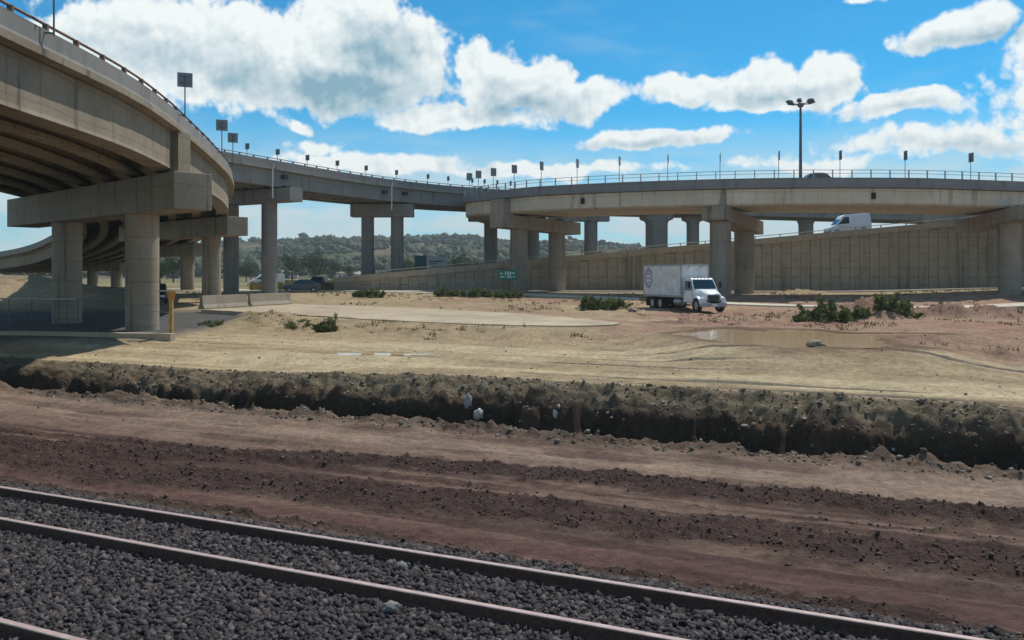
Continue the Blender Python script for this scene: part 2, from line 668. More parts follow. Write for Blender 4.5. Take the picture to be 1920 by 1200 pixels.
def water_mat():
    m, t, b = new_mat('muddy_water')
    b.inputs['Base Color'].default_value = (0.50, 0.345, 0.195, 1)
    b.inputs['Roughness'].default_value = 0.05
    b.inputs['IOR'].default_value = 1.33
    b.inputs['Specular IOR Level'].default_value = 1.0
    n = tex(t, 'ShaderNodeTexNoise', ocoord(t, (.35, 1.6, 1)), 1.6, 2)
    bump(t, b, n, 1.0, 0.012)
    return m


M['water'] = water_mat()


def ground_mat():
    m, t, b = new_mat('soil')
    a = nd(t, 'ShaderNodeAttribute', attribute_name='soil')
    v = ocoord(t)
    n1 = tex(t, 'ShaderNodeTexNoise', v, 0.7, 6, 0.65)
    n2 = tex(t, 'ShaderNodeTexNoise', v, 5.0, 8, 0.7)
    n3 = tex(t, 'ShaderNodeTexNoise', v, 28.0, 6, 0.7)
    k = mth(t, 'MULTIPLY', mrange(t, n1, 0.3, 0.7, 0.76, 1.22, False), mrange(t, n2, 0.28, 0.72, 0.62, 1.34, False))
    k = mth(t, 'MULTIPLY', k, mrange(t, n3, 0.3, 0.7, 0.82, 1.16, False))
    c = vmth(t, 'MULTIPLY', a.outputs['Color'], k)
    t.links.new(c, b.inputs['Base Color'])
    b.inputs['Roughness'].default_value = 0.97
    b.inputs['Specular IOR Level'].default_value = 0.1
    h = mth(t, 'ADD', mth(t, 'MULTIPLY', n2, 1.0), mth(t, 'MULTIPLY', n3, 0.35))
    bump(t, b, h, 1.0, 0.09)
    return m


M['soil'] = ground_mat()

# ------------------------------------------------------------------ ground
TH = radians(24.5)
CT, ST = cos(TH), sin(TH)


def uv(X, Y):
    return X * CT - Y * ST, X * ST + Y * CT


def xy(u, v):
    return u * CT + v * ST, -u * ST + v * CT


SLAB = [(-24.2, 66.5), (-20.4, 79.5), (-14.5, 75), (-6.9, 69), (0.5, 60), (4.6, 52.5), (6.0, 48.5), (5.6, 46.2), (3.2, 45.2), (-1.7, 47.0), (-7.5, 51.2), (-12.6, 56.2), (-19, 62)]
ROADL = [(-60, 122), (-34, 110), (-17, 101.5), (-4, 92.5), (12.7, 81), (18, 76), (24, 72), (34, 70), (52, 74), (80, 80)]   # near service lane, centre line


def poly_sd(X, Y, poly):
    d = np.full(X.shape, 1e9)
    ins = np.zeros(X.shape, bool)
    n = len(poly)
    for i in range(n):
        ax, ay = poly[i]
        bx, by = poly[(i + 1) % n]
        ex, ey = bx - ax, by - ay
        t = np.clip(((X - ax) * ex + (Y - ay) * ey) / (ex * ex + ey * ey), 0, 1)
        d = np.minimum(d, np.hypot(X - ax - t * ex, Y - ay - t * ey))
        c = ((ay > Y) != (by > Y)) & (X < (bx - ax) * (Y - ay) / (by - ay + 1e-12) + ax)
        ins ^= c
    return np.where(ins, -d, d)


def line_d(X, Y, pts):
    d = np.full(X.shape, 1e9)
    for (ax, ay), (bx, by) in zip(pts[:-1], pts[1:]):
        ex, ey = bx - ax, by - ay
        t = np.clip(((X - ax) * ex + (Y - ay) * ey) / (ex * ex + ey * ey), 0, 1)
        d = np.minimum(d, np.hypot(X - ax - t * ex, Y - ay - t * ey))
    return d


WATER_Z = 1.88
PUD = [(8.7, 38.6, 1.4, 1.5), (10.6, 37.0, 2.3, 4.9), (13.0, 36.6, 2.3, 4.7), (15.0, 37.6, 1.6, 1.7), (17.0, 38.4, 2.4, .75)]
MOUNDS = [  # x, y, rx, ry, height, redness
    (20.5, 56.0, 3.2, 2.4, .55, .6), (24.0, 57.0, 3.0, 2.2, .75, .7), (28.0, 57.5, 3.5, 2.0, .8, .8), (33, 58, 4, 2, .6, .7),
    (12.9, 30.9, 1.3, .8, .34, .8), (15.2, 31.4, 1.8, .9, .42, .9), (18.0, 32.2, 2.0, .9, .36, .8),
    (10.0, 50.5, 2.2, .9, .25, .9), (13.5, 52, 2.0, .9, .22, .9),
    (-15.2, 53.0, 3.6, 3.2, .55, .1), (-16.5, 57.0, 3.0, 3.0, .45, .1), (-10.5, 49.0, 3.2, 1.8, .35, .1), (-4, 44.2, 3.0, 1.2, .25, .1),
    (-60, 95, 16, 10, 1.5, .2), (-75, 110, 20, 12, 2.4, .2),
    (32.5, 95.5, 3.0, 1.6, .5, .4),
]


def ground(X, Y, full=False):
    X = np.asarray(X, float)
    Y = np.asarray(Y, float)
    u, v = uv(X, Y)
    wob = 0.60 * fbm(u / 5.0, u * 0 + 3.3, 3, 1) + 0.46 * fbm(u / 0.8, v / 1.2, 4, 2, .6) + 0.16 * fbm(u / .17, v / 3.0, 2, 4)
    near = 1 - sstep(40, 60, v)
    vb = v + wob * sstep(21.3, 22.6, v) * (1 - sstep(25, 27, v))
    z = np.interp(vb, [-40, 3.5, 5.0, 12.25, 12.9, 14, 17, 20, 21.9, 22.35, 22.75, 22.95, 23.12, 23.6, 24.5, 26, 34, 45, 60],
                  [-1.2, -.6, 0, 0, -.18, -.15, -.1, 0.0, .10, .06, -.10, .05, .66, 1.00, 1.30, 1.27, 1.38, 1.62, 1.72])
    z = z - 0.32 * sstep(-11, -25, u) * sstep(22.6, 23.6, v) * (1 - sstep(26, 29, v))
    z = np.where(v > 45, np.maximum(z, np.interp(Y, [50, 66, 78, 88, 105, 4000], [1.6, 1.78, 2.15, 2.5, 2.62, 2.62])), z)
    z = z + 0.45 * sstep(35, 60, X) * sstep(45, 75, Y) * (1 - sstep(95, 140, Y))
    # ruts of the haul track on the upper level
    tr = sstep(24.6, 25.6, v) * (1 - sstep(33, 36, v))
    rut = fbm(u / 14.0, v / 0.55, 3, 21)
    z = z + tr * rut * 0.085
    rough = sstep(34, 37, v) * (1 - sstep(70, 100, Y))
    lump = fbm(X / 1.6, Y / 1.6, 4, 31)
    z = z + rough * (lump * 0.22 + fbm(X / .6, Y / .45, 3, 34) * .06)
    z = z + tr * fbm(X / 0.5, Y / 0.5, 3, 33) * 0.02
    # windrows of turned clods in the lower bed
    c1 = np.interp(u, [-22, -8.5, 0, 30], [16.0, 18.5, 18.8, 18.4]) + fbm(u / 3.0, u * 0, 3, 41) * 0.5
    c2 = np.interp(u, [-22, -8.0, 0, 30], [14.2, 15.7, 15.9, 15.6]) + fbm(u / 2.6, u * 0 + 9, 3, 42) * 0.5
    edge = fbm(u / 0.35, v / 0.35, 3, 43) * 0.35
    w1 = np.clip(1 - np.abs(v - c1) / (0.78 + edge), 0, 1)
    w2 = np.clip(1 - np.abs(v - c2) / (1.05 + edge), 0, 1)
    thin = np.clip((fbm(u / 9.0, v / 0.32, 3, 44) - 0.16) * 6, 0, 1) * sstep(12.8, 13.3, v) * (1 - sstep(17.2, 18.0, v))
    w3 = np.clip(1 - np.abs(v - 13.0 - fbm(u / 2., u * 0 + 4, 3, 45) * .3) / (0.32 + edge * .5), 0, 1)
    clodm = np.clip(np.maximum(np.maximum(np.minimum(w1 * 2.5, 1), np.minimum(w2 * 2.5, 1) * 0.92), np.maximum(thin * 0.85, np.minimum(w3 * 2, 1) * .9)), 0, 1)
    cl = np.abs(fbm(u / 0.20, v / 0.16, 3, 46))
    z = z + clodm * (cl * 0.20 + 0.02)
    soil_low = sstep(12.6, 13.4, v) * (1 - sstep(22.0, 23.0, v))
    z = z + soil_low * (fbm(u / 6.0, v / 0.6, 4, 47) * 0.08 + fbm(u / .40, v / .26, 3, 48, .6) * 0.035)
    # rubble at the foot and crumbling face of the cut
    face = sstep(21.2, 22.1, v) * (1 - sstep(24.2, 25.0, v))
    z = z + face * (fbm(X / 0.30, Y / 0.30, 3, 51, .6) * 0.22 + fbm(u / 1.8, v / .8, 3, 52) * 0.18)
    foot = np.exp(-((v - 21.9 - wob * .4) / 0.45) ** 2)
    z = z + foot * (0.08 + 0.55 * np.clip(fbm(u / 1.4, u * 0, 3, 53), 0, 1))
    red = np.zeros(X.shape)
    mo = np.zeros(X.shape)
    for (mx, my, rx, ry, h, rd) in MOUNDS:
        d = np.hypot((X - mx) / rx, (Y - my) / ry) + 0.5 * fbm(X / 1.1, Y / 1.1, 3, 61)
        k = np.clip(1 - d * 0.75, 0, 1)
        k = k * k * (3 - 2 * k)
        z = z + h * k * (1 + .5 * fbm(X / .5, Y / .5, 3, 62))
        red = np.maximum(red, rd * k)
        mo = np.maximum(mo, k)
    # concrete slab shoulder
    sdist = poly_sd(X, Y, SLAB)
    shoulder = 1 - sstep(0.6, 3.6, sdist + 1.2 * fbm(X / 2.2, Y / 2.2, 3, 71))
    z = z + (1.86 - z) * np.where(sdist < 0.6, 1, shoulder * 0.9) * (Y > 38)
    z = np.where(sdist < 0.5, 1.70 + 0.15 * sstep(-.3, .5, sdist), z)
    rd = line_d(X, Y, ROADL)
    flat = (1 - sstep(2.6, 4.5, rd)) * (Y > 60)
    zroad = np.interp(Y, [50, 66, 78, 88, 105, 4000], [1.6, 1.78, 2.15, 2.5, 2.62, 2.62])
    z = z + (zroad - z) * flat * (sdist > 2)
    # pond
    pd = np.full(X.shape, 9.0)
    for (mx, my, rx, ry) in PUD:
        pd = np.minimum(pd, np.hypot((X - mx) / rx, (Y - my) / ry))
    pd = pd + 0.28 * fbm(X / 1.3, Y / 1.3, 3, 81)
    rim = (1 - sstep(1.25, 2.6, pd)) * sstep(28.8, 32.6, v)
    z = z + (np.maximum(z, WATER_Z + .06) - z) * rim
    pk = 1 - sstep(0.80, 1.2, pd)
    z = np.where(pk > 0, z + (WATER_Z - 0.16 - z) * pk, z)
    # small wet patch on the left of the track
    p2 = np.hypot((X + 5.0) / 1.9, (Y - 35.4) / 0.55) + 0.3 * fbm(X / .8, Y / .8, 2, 82)
    pk2 = 1 - sstep(0.7, 1.3, p2)
    z = np.where(pk2 > 0, z + (1.26 - z) * pk2, z)
    # paved yard under the left overpass
    yard = sstep(-16.5, -18.5, X) * sstep(40.5, 42.5, Y) * (1 - sstep(66, 72, Y))
    z = z + (1.58 - z) * yard * (mo < .3)
    if not full:
        return z
    return z, dict(u=u, v=v, tr=tr, rut=rut, rough=rough, clod=clodm, face=face, foot=foot, red=red, mo=mo, soil_low=soil_low, pd=pd, pk2=pk2, yard=yard, lump=lump, sd=sdist, rd=rd)


def gz(x, y):
    return float(ground(np.array([x]), np.array([y]))[0])


def axis(parts):
    out = []
    for a, b, s in parts:
        n = max(1, int(round((b - a) / s)))
        out += list(np.linspace(a, b, n, endpoint=False))
    return out


def geo(a, b, s, g):
    out = [a]
    while abs(out[-1] - a) < abs(b - a):
        out.append(out[-1] + s * (1 if b > a else -1))
        s *= g
    return out


def make_ground():
    vs = axis([(-30, 4, 2.0), (4, 12.4, .35), (12.4, 21.2, .065), (21.2, 24.8, .05), (24.8, 36, .11), (36, 52, .22), (52, 72, .45), (72, 130, 1.3)]) + geo(130, 6000, 2.5, 1.13)
    us = sorted(geo(-36, -6000, .5, 1.13)[1:]) + axis([(-36, -26, .2), (-26, 16, .095), (16, 34, .2), (34, 60, .6)]) + geo(60, 6000, 1.5, 1.13)
    vs = np.array(vs)
    us = np.array(us)
    U, V = np.meshgrid(us, vs)
    X, Y = xy(U, V)
    Z, k = ground(X, Y, True)
    nv, nu = U.shape
    idx = np.arange(nv * nu).reshape(nv, nu)
    q = np.stack([idx[:-1, :-1], idx[:-1, 1:], idx[1:, 1:], idx[1:, :-1]], -1).reshape(-1, 4)
    me = np_mesh('ground', np.stack([X, Y, Z], -1).reshape(-1, 3), quads=q, mat=M['soil'], smooth=True)

    def C(*c):
        return np.array(c, float)
    TAN, PALE, RED, DARK, CLOD, GREY, DRY = C(.345, .26, .158), C(.47, .375, .235), C(.25, .145, .105), C(.085, .06, .042), C(.062, .040, .034), C(.20, .175, .145), C(.15, .135, .065)
    col = np.zeros(U.shape + (3,)) + TAN

    def mix(c, w):
        nonlocal col
        w = np.clip(w, 0, 1)[..., None]
        col = col * (1 - w) + c * w
    v, u = k['v'], k['u']
    big = fbm(X / 7.0, Y / 5.0, 4, 91)
    streak = fbm(u / 10.0, v / 0.8, 4, 92)
    mix(PALE, k['tr'] * np.clip(.45 + 2.2 * streak, 0, 1))
    mix(GREY * .55, k['tr'] * np.clip((-k['rut'] - .08) * 4.5, 0, .9) * sstep(-.1, .15, fbm(u / 8, v / 2., 3, 97)))
    # the middle ground turns reddish behind the haul track
    midred = sstep(36, 40, v) * (1 - sstep(84, 96, Y)) * np.clip(.45 + 1.4 * big, 0, 1)
    mix(RED * 1.15, midred * sstep(-14, 4, X))
    mix(RED * 1.2, .55 * sstep(33, 36, v) * sstep(10, 16, X) * (1 - sstep(80, 92, Y)))
    mix(C(.25, .21, .12), sstep(36, 40, v) * np.clip(k['lump'] * 1.8, 0, .55) * (1 - sstep(0, 8, X)))
    mix(RED * .8, k['red'])
    # lower bed
    mix(C(.195, .13, .098), k['soil_low'])
    mix(C(.285, .205, .15), k['soil_low'] * sstep(18.2, 20.5, v) * np.clip(.6 + 1.5 * streak, 0, 1))
    mix(C(.125, .07, .06), k['soil_low'] * (1 - sstep(13.5, 18, v)) * np.clip(.6 + 1.2 * streak, 0, 1))
    mix(C(.10, .066, .054), k['soil_low'] * np.clip((fbm(u / 3.5, v / .7, 4, 98) - .12) * 3.0, 0, .7))
    mix(C(.085, .05, .043), k['soil_low'] * (1 - sstep(17.5, 18.5, v)) * np.clip((fbm(u / 14, v / .38, 4, 99) + .02) * 5, 0, .9))
    mix(CLOD, k['clod'])
    mix(C(.055, .040, .029), k['face'] * sstep(22.1, 22.5, v))  # shade of the cut bank put into the soil colour: near-black lower face
    mix(C(.17, .135, .09), k['face'] * sstep(23.15, 23.8, v))  # sunlit lip of the bank put into the colour as a paler tone
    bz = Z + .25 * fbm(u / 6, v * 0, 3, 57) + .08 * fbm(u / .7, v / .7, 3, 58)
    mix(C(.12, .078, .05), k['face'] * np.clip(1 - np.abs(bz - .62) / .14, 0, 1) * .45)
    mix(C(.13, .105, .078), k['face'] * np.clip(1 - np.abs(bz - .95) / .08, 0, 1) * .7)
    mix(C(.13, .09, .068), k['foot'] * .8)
    mix(C(.06, .055, .055), 1 - sstep(12.2, 12.7, v))
    # wet rims
    mix(C(.12, .075, .045), (1 - sstep(1.15, 1.7, k['pd'])) * .8)
    mix(C(.12, .095, .06), k['pk2'])
    mix(C(.10, .095, .09), k['yard'])
    # far plain
    far = sstep(105, 120, Y)
    mix(DRY, far)
    mix(C(.27, .23, .12), far * np.clip(.3 + 2 * fbm(X / 40, Y / 25, 3, 95), 0, .8))
    leftfar = sstep(88, 104, Y) * (1 - far)
    mix(C(.24, .19, .13), leftfar * .7)
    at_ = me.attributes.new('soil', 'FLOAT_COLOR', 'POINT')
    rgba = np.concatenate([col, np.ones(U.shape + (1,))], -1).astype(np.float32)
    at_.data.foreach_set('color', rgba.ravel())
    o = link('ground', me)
    struct(o)


make_ground()


def flat_sheet(name, poly, z, mat, thick=0.16):
    mb = MB()
    n = len(poly)
    zz = z if callable(z) else (lambda x, y: z)
    mb.add([(x, y, zz(x, y)) for x, y in poly] + [(x, y, zz(x, y) - thick) for x, y in poly],
           [tuple(range(n))] + [tuple(range(2 * n - 1, n - 1, -1))] + [(i, (i + 1) % n, n + (i + 1) % n, n + i) for i in range(n)])
    return mb.build(name, mat)


SLABJ = []
for k_ in range(len(SLAB)):
    a_, b_ = SLAB[k_], SLAB[(k_ + 1) % len(SLAB)]
    m_ = max(2, int(sqrt((a_[0] - b_[0]) ** 2 + (a_[1] - b_[1]) ** 2) / .9))
    SLABJ += [(a_[0] + (b_[0] - a_[0]) * j_ / m_, a_[1] + (b_[1] - a_[1]) * j_ / m_) for j_ in range(m_)]
struct(flat_sheet('concrete_road', [(x_ + R.uniform(-.25, .25), y_ + R.uniform(-.25, .25)) for x_, y_ in SLABJ], 1.875, M['conc_slab'], 0.3))


def dense(pts, step):
    out = []
    n = len(pts)
    for i in range(n - 1):
        p0 = np.array(pts[max(i - 1, 0)], float)
        p1 = np.array(pts[i], float)
        p2 = np.array(pts[i + 1], float)
        p3 = np.array(pts[min(i + 2, n - 1)], float)
        m = max(1, int(np.linalg.norm(p2 - p1) / step))
        for j in range(m):
            t = j / m
            out.append(tuple(0.5 * ((2 * p1) + (-p0 + p2) * t + (2 * p0 - 5 * p1 + 4 * p2 - p3) * t * t + (-p0 + 3 * p1 - 3 * p2 + p3) * t ** 3)))
    out.append(tuple(float(c) for c in pts[-1]))
    return out


ZR = ([50, 66, 78, 88, 105, 4000], [1.6, 1.78, 2.15, 2.5, 2.62, 2.62])
rp = [(x, y, float(np.interp(y, *ZR)) + 0.45 * float(sstep(35, 60, x) * sstep(45, 75, y)) + 0.05) for x, y in dense(ROADL, 2.0)]
mb = MB()
mb.sweep(rp, [(-1.9, 0), (1.9, 0), (1.9, -.12), (-1.9, -.12)])
struct(mb.build('service_road', M['conc_road']))
fp = [(-75, 106.5), (-30, 103.6), (0, 101.5), (30, 99.2), (60, 98), (90, 96)]
fp = [(x, y, 2.70 + 0.45 * float(sstep(35, 60, x) * sstep(45, 75, y) * (1 - sstep(95, 140, y)))) for x, y in dense(fp, 3.0)]
mb = MB()
mb.sweep(fp, [(-1.6, 0), (1.6, 0), (1.6, -.14), (-1.6, -.14)])
struct(mb.build('pavement', M['conc_road']))

def pool(x0, x1, y0, y1, zw, step):
    xs, ys = np.arange(x0, x1, step), np.arange(y0, y1, step)
    Xg, Yg = np.meshgrid(xs, ys)
    G, kk = ground(Xg, Yg, True)
    wet = (G < zw) & ((kk['pd'] < 1.25) | (kk['pk2'] > .02))
    cell = wet[:-1, :-1] | wet[1:, :-1] | wet[:-1, 1:] | wet[1:, 1:]
    idx = np.arange(Xg.size).reshape(Xg.shape)
    q = np.stack([idx[:-1, :-1][cell], idx[:-1, 1:][cell], idx[1:, 1:][cell], idx[1:, :-1][cell]], -1)
    used = np.unique(q)
    remap = np.zeros(Xg.size, int)
    remap[used] = np.arange(len(used))
    V = np.stack([Xg.ravel()[used], Yg.ravel()[used], np.full(len(used), zw)], -1)
    struct(link('puddle', np_mesh('puddle', V, quads=remap[q], mat=M['water'])))


pool(6.8, 19.6, 31.6, 43.0, WATER_Z, .18)
pool(-7.4, -2.6, 34.5, 36.3, 1.31, .1)


# ------------------------------------------------------------------ hills and far woods
def hill_h(X, Y):
    a = X / np.maximum(Y, 1) * F + 960
    top = np.interp(a, [-2500, -600, 0, 200, 330, 450, 600, 720, 860, 960, 1060, 1150, 1220, 1400, 1900, 3000],
                    [490, 492, 489, 478, 466, 456, 449, 447, 447, 453, 454, 461, 468, 480, 492, 494])
    top = top + 3 * fbm(a / 90.0, a * 0, 3, 7)
    peak = (HZ - top) / F * 950.0 + 2.2
    prof = np.interp(Y, [380, 430, 520, 640, 780, 950, 1150, 1500], [-1, .02, .18, .42, .72, 1.0, .95, .4])
    h = peak * prof + fbm(X / 60, Y / 60, 4, 8) * 5 * np.clip(prof, 0, 1)
    return h


def make_hills():
    xs = np.linspace(-1500, 1500, 220)
    ys = np.linspace(380, 1500, 90)
    Xg, Yg = np.meshgrid(xs, ys)
    Zg = 2.62 + hill_h(Xg, Yg)
    n0, n1 = Xg.shape
    idx = np.arange(n0 * n1).reshape(n0, n1)
    q = np.stack([idx[:-1, :-1], idx[:-1, 1:], idx[1:, 1:], idx[1:, :-1]], -1).reshape(-1, 4)
    m, t, b = new_mat('hill_scrub')
    v = ocoord(t)
    n = tex(t, 'ShaderNodeTexNoise', v, 0.02, 6, 0.65)
    c = mixc(t, mrange(t, n, 0.42, 0.62), (0.05, 0.065, 0.03, 1), (0.17, 0.13, 0.085, 1))
    t.links.new(c, b.inputs['Base Color'])
    b.inputs['Roughness'].default_value = 1.0
    b.inputs['Specular IOR Level'].default_value = 0.0
    struct(link('hills', np_mesh('hills', np.stack([Xg, Yg, Zg], -1).reshape(-1, 3), quads=q, mat=m, smooth=True)))


make_hills()


def ico(sub=1):
    bm = bmesh.new()
    bmesh.ops.create_icosphere(bm, subdivisions=sub, radius=1.0)
    v = np.array([p.co[:] for p in bm.verts])
    f = np.array([[q.index for q in p.verts] for p in bm.faces])
    bm.free()
    return v, f


def blobs(name, pts, sizes, mat, sub=1, flat=0.8, jag=0.35, smooth=False, seed=0):
    """one mesh of many lumpy closed pieces"""
    bv, bf = ico(sub)
    rng = np.random.default_rng(seed)
    n = len(pts)
    k = len(bv)
    rad = 1 + jag * (rng.random((n, k)) - .5) * 2
    sc = np.asarray(sizes)[:, None, None] if np.ndim(sizes) == 1 else np.asarray(sizes)[:, None, :]
    ang = rng.random(n) * 2 * pi
    V = bv[None] * rad[..., None]
    V = V * sc
    V[..., 2] *= flat
    ca, sa = np.cos(ang)[:, None], np.sin(ang)[:, None]
    X = V[..., 0] * ca - V[..., 1] * sa
    Y = V[..., 0] * sa + V[..., 1] * ca
    V = np.stack([X, Y, V[..., 2]], -1) + np.asarray(pts)[:, None, :]
    Fc = bf[None] + (np.arange(n) * k)[:, None, None]
    return np_mesh(name, V.reshape(-1, 3), tris=Fc.reshape(-1, 3), mat=mat, smooth=smooth)


def make_woods():
    n = 7000
    Y = NR.uniform(400, 1000, n * 3)
    X = at(NR.uniform(-250, 1500, n * 3), Y)
    dn = fbm(X / 45, Y / 60, 4, 15)
    keep = (dn > -0.14 + 0.22 * (NR.random(n * 3) - .5)) & (hill_h(X, Y) > -.5)
    X, Y = X[keep][:n], Y[keep][:n]
    Z = 2.62 + hill_h(X, Y)
    s = 1.1 + NR.gamma(2.0, .48, len(X))
    P = np.stack([X, Y, Z + s * .6], -1)
    o = link('far_woods', blobs('far_woods', P, s, M['leaf_far'], 1, .9, .6, False, 3))
    tag(o, 'hazy green wood of scattered low trees covering the far hillside', 'woods', kind='stuff')


make_woods()
for i, (px, py, Y, w, h, lb) in enumerate([
        (643, 504, 420, 5, 3, 'small pale house at the foot of the hill, left of the double-column pier'),
        (662, 517, 330, 5, 2.6, 'low pale house beside the yellow grass bank, nearest the ramp end'),
        (545, 507, 430, 7, 2.6, 'long pale house among dark trees at the hill foot'),
        (880, 455, 900, 9, 4, 'pale building high on the bare patch of the hill')]):
    x = at(px, Y)
    z = (2.62 + float(hill_h(np.array([x]), np.array([Y]))[0])) if Y > 400 else gz(x, Y)
    z = max(z, gz(x, Y))
    h_ = thing('far_house', lb, 'house', (x, Y, z - .3))
    MB().box((0, 0, h / 2), (w, 5, h)).build('wall', M['house'], h_)
    MB().add([(-w / 2 - .3, -2.8, h), (w / 2 + .3, -2.8, h), (w / 2 + .3, 2.8, h), (-w / 2 - .3, 2.8, h), (-w / 2 - .3, 0, h + .9), (w / 2 + .3, 0, h + .9)],
             [(3, 2, 1, 0), (0, 1, 5, 4), (2, 3, 4, 5), (0, 4, 3), (1, 2, 5)]).build('roof', M['conc_road'], h_)
    MB().box((-w * .2, -2.53, h * .55), (w * .16, .1, h * .3)).build('window', M['dark'], h_)
    MB().box((w * .2, -2.53, h * .38), (w * .14, .1, h * .7)).build('door', M['dark'], h_)


# ------------------------------------------------------------------ bridges
def path_at_px(path, px):
    best = None
    for a, b in zip(path[:-1], path[1:]):
        ra, rb = a[0] / a[1] * F + 960, b[0] / b[1] * F + 960
        if (ra - px) * (rb - px) <= 0 and abs(rb - ra) > 1e-9:
            t = (px - ra) / (rb - ra)
            p = tuple(a[k] + (b[k] - a[k]) * t for k in range(3))
            tg = atan2(b[1] - a[1], b[0] - a[0])
            if best is None or p[1] < best[0][1]:
                best = (p, tg)
    return best


def every(path, step, start=0.0):
    out = []
    acc = start
    for a, b in zip(path[:-1], path[1:]):
        L = sqrt((b[0] - a[0]) ** 2 + (b[1] - a[1]) ** 2)
        t = acc
        while t < L:
            k = t / L
            out.append((tuple(a[i] + (b[i] - a[i]) * k for i in range(3)), atan2(b[1] - a[1], b[0] - a[0])))
            t += step
        acc = t - L
    return out


def offset(path, o, dz=0.0):
    out = []
    for i, p in enumerate(path):
        a = path[max(i - 1, 0)]
        b = path[min(i + 1, len(path) - 1)]
        dx, dy = b[0] - a[0], b[1] - a[1]
        L = sqrt(dx * dx + dy * dy)
        out.append((p[0] - dy / L * o, p[1] + dx / L * o, p[2] + dz))
    return out


def rail_set(root, path, off, step, post_h, post_s, rails, pm, rm):
    pp = offset(path, off)
    pme = MB().box((0, 0, post_h / 2 - .02), (post_s, post_s * 1.4, post_h + .04)).mesh('rail_post', pm)
    b = root['_world']
    for (p, tg) in every(pp, step, 0.4):
        link('rail_post', pme, root, (p[0] - b[0], p[1] - b[1], p[2] - b[2]), tg)
    for hz, r in rails:
        m = MB()
        m.sweep([(p[0], p[1], p[2] + hz) for p in pp], [(r * cos(2 * pi * i / 6), r * sin(2 * pi * i / 6)) for i in range(6)])
        m.build('handrail', rm, root, smooth=True)


def column(root, x, y, z0, z1, r, mat, n=32, joint=None):
    prof = [(r * 1.0, z0 - .6), (r, z0 + .02)]
    js = joint or [z0 + 2.6, z0 + 5.6]
    for j in js:
        if j < z1 - .4:
            prof += [(r, j - .025), (r - .018, j - .01), (r - .018, j + .01), (r, j + .025)]
    prof += [(r, z1)]
    return MB().lathe((x, y), prof, n).build('column', mat, root, smooth=True)


# ---- the near overpass on the left (curves away to the left)
A_near = [(-15.2, 4, 12.7), (-15.3, 15, 12.7), (-15.4, 25, 12.7), (-15.5, 34, 12.7), (-16.2, 40, 12.7), (-17.0, 44.5, 12.7), (-18.9, 54.2, 12.7), (-21.4, 64.8, 12.75),
          (-25.3, 77, 12.7), (-32, 93, 12.2), (-41, 110, 11.3), (-53, 128, 10.2), (-68, 146, 9.0), (-90, 164, 7.6)]
A_path = dense(A_near, 1.5)
A = thing('curved_overpass', 'weathered concrete overpass at the left curving away overhead', 'overpass', (-20.3, 46.3, 1.5), world=True)
# parapet (F-shape barrier) at the near edge and the far edge
parp = [(0.0, 0.0), (0.22, 0.0), (0.30, -.45), (0.42, -.62), (0.42, -.70), (-0.06, -.70), (0.0, -.55)]
MB().sweep(A_path, parp).build('parapet', M['conc_par'], A)
WA = 14.2
MB().sweep(offset(A_path, WA), [(-a, b) for a, b in parp]).build('parapet', M['conc_par'], A)
MB().sweep(A_path, [(-.12, -.70), (WA + .12, -.70), (WA + .12, -.95), (WA - .9, -1.0), (.9, -1.0), (-.12, -.95)]).build('deck_slab', M['conc_a'], A)
MB().sweep(A_path, [(.45, -.69), (WA - .45, -.69), (WA - .45, -.66), (.45, -.66)]).build('road_surface', M['asphalt'], A)
gird = [(-.36, -2.80), (.36, -2.80), (.36, -2.62), (.13, -2.44), (.13, -1.25), (.40, -1.12), (.40, -1.01), (-.40, -1.01), (-.40, -1.12), (-.13, -1.25), (-.13, -2.44), (-.36, -2.62)]
for k in range(7):
    o = .95 + k * (WA - 1.9) / 6
    if k == 0:   # fascia girder with a deep smooth outer face
        g_ = [(.32, -2.85), (.36, -2.70), (.36, -1.01), (1.35, -1.01), (1.35, -1.15), (1.10, -1.3), (1.10, -2.55), (1.35, -2.70), (1.35, -2.85)]
        MB().sweep(A_path, g_).build('girder', M['conc_a'], A)
    else:
        MB().sweep(A_path, [(o + a, b) for a, b in gird]).build('girder', M['conc_a'], A)
rail_set(A, A_path, .11, 2.0, .24, .12, [(.22, .05)], M['rail_red'], M['rail_red'])


def pier(root, end, d, L, w, zt, zb, cols, r, mat, zt1=None, zb1=None, ear=None, bear=None, base=None, joint=None):
    """cap from plan point end along unit d for length L; cols = distances along it"""
    q = (end[0] + d[0] * L, end[1] + d[1] * L)
    zt1 = zt if zt1 is None else zt1
    zb1 = zb if zb1 is None else zb1
    cap = MB().beam(end, q, w, zt, zb, zt1, zb1).build('pier_cap', mat, root, bevel=.04)
    cw = {'_': 0}
    for c in cols:
        x, y = end[0] + d[0] * c, end[1] + d[1] * c
        z0 = gz(x, y) if base is None else base
        ob = column(None, x, y, z0, zb + (zb1 - zb) * c / L + .05, r, mat, joint=joint)
        ob.parent = cap
    if ear:
        a0, a1, wt, zt_ = ear
        p0 = (end[0] + d[0] * a0, end[1] + d[1] * a0)
        p1 = (end[0] + d[0] * a1, end[1] + d[1] * a1)
        ob = MB().beam(p0, p1, wt, zt_, zt - .3, zt_, zt - .3).build('end_block', mat, None, bevel=.03)
        ob.parent = cap
    if bear:
        for c in bear:
            x, y = end[0] + d[0] * c, end[1] + d[1] * c
            zz = zt + (zt1 - zt) * c / L
            ob = MB().box((x, y, zz + .12), (.7, .7, .3), atan2(d[1], d[0])).build('bearing', M['dark'], None)
            ob.parent = cap
    return cap


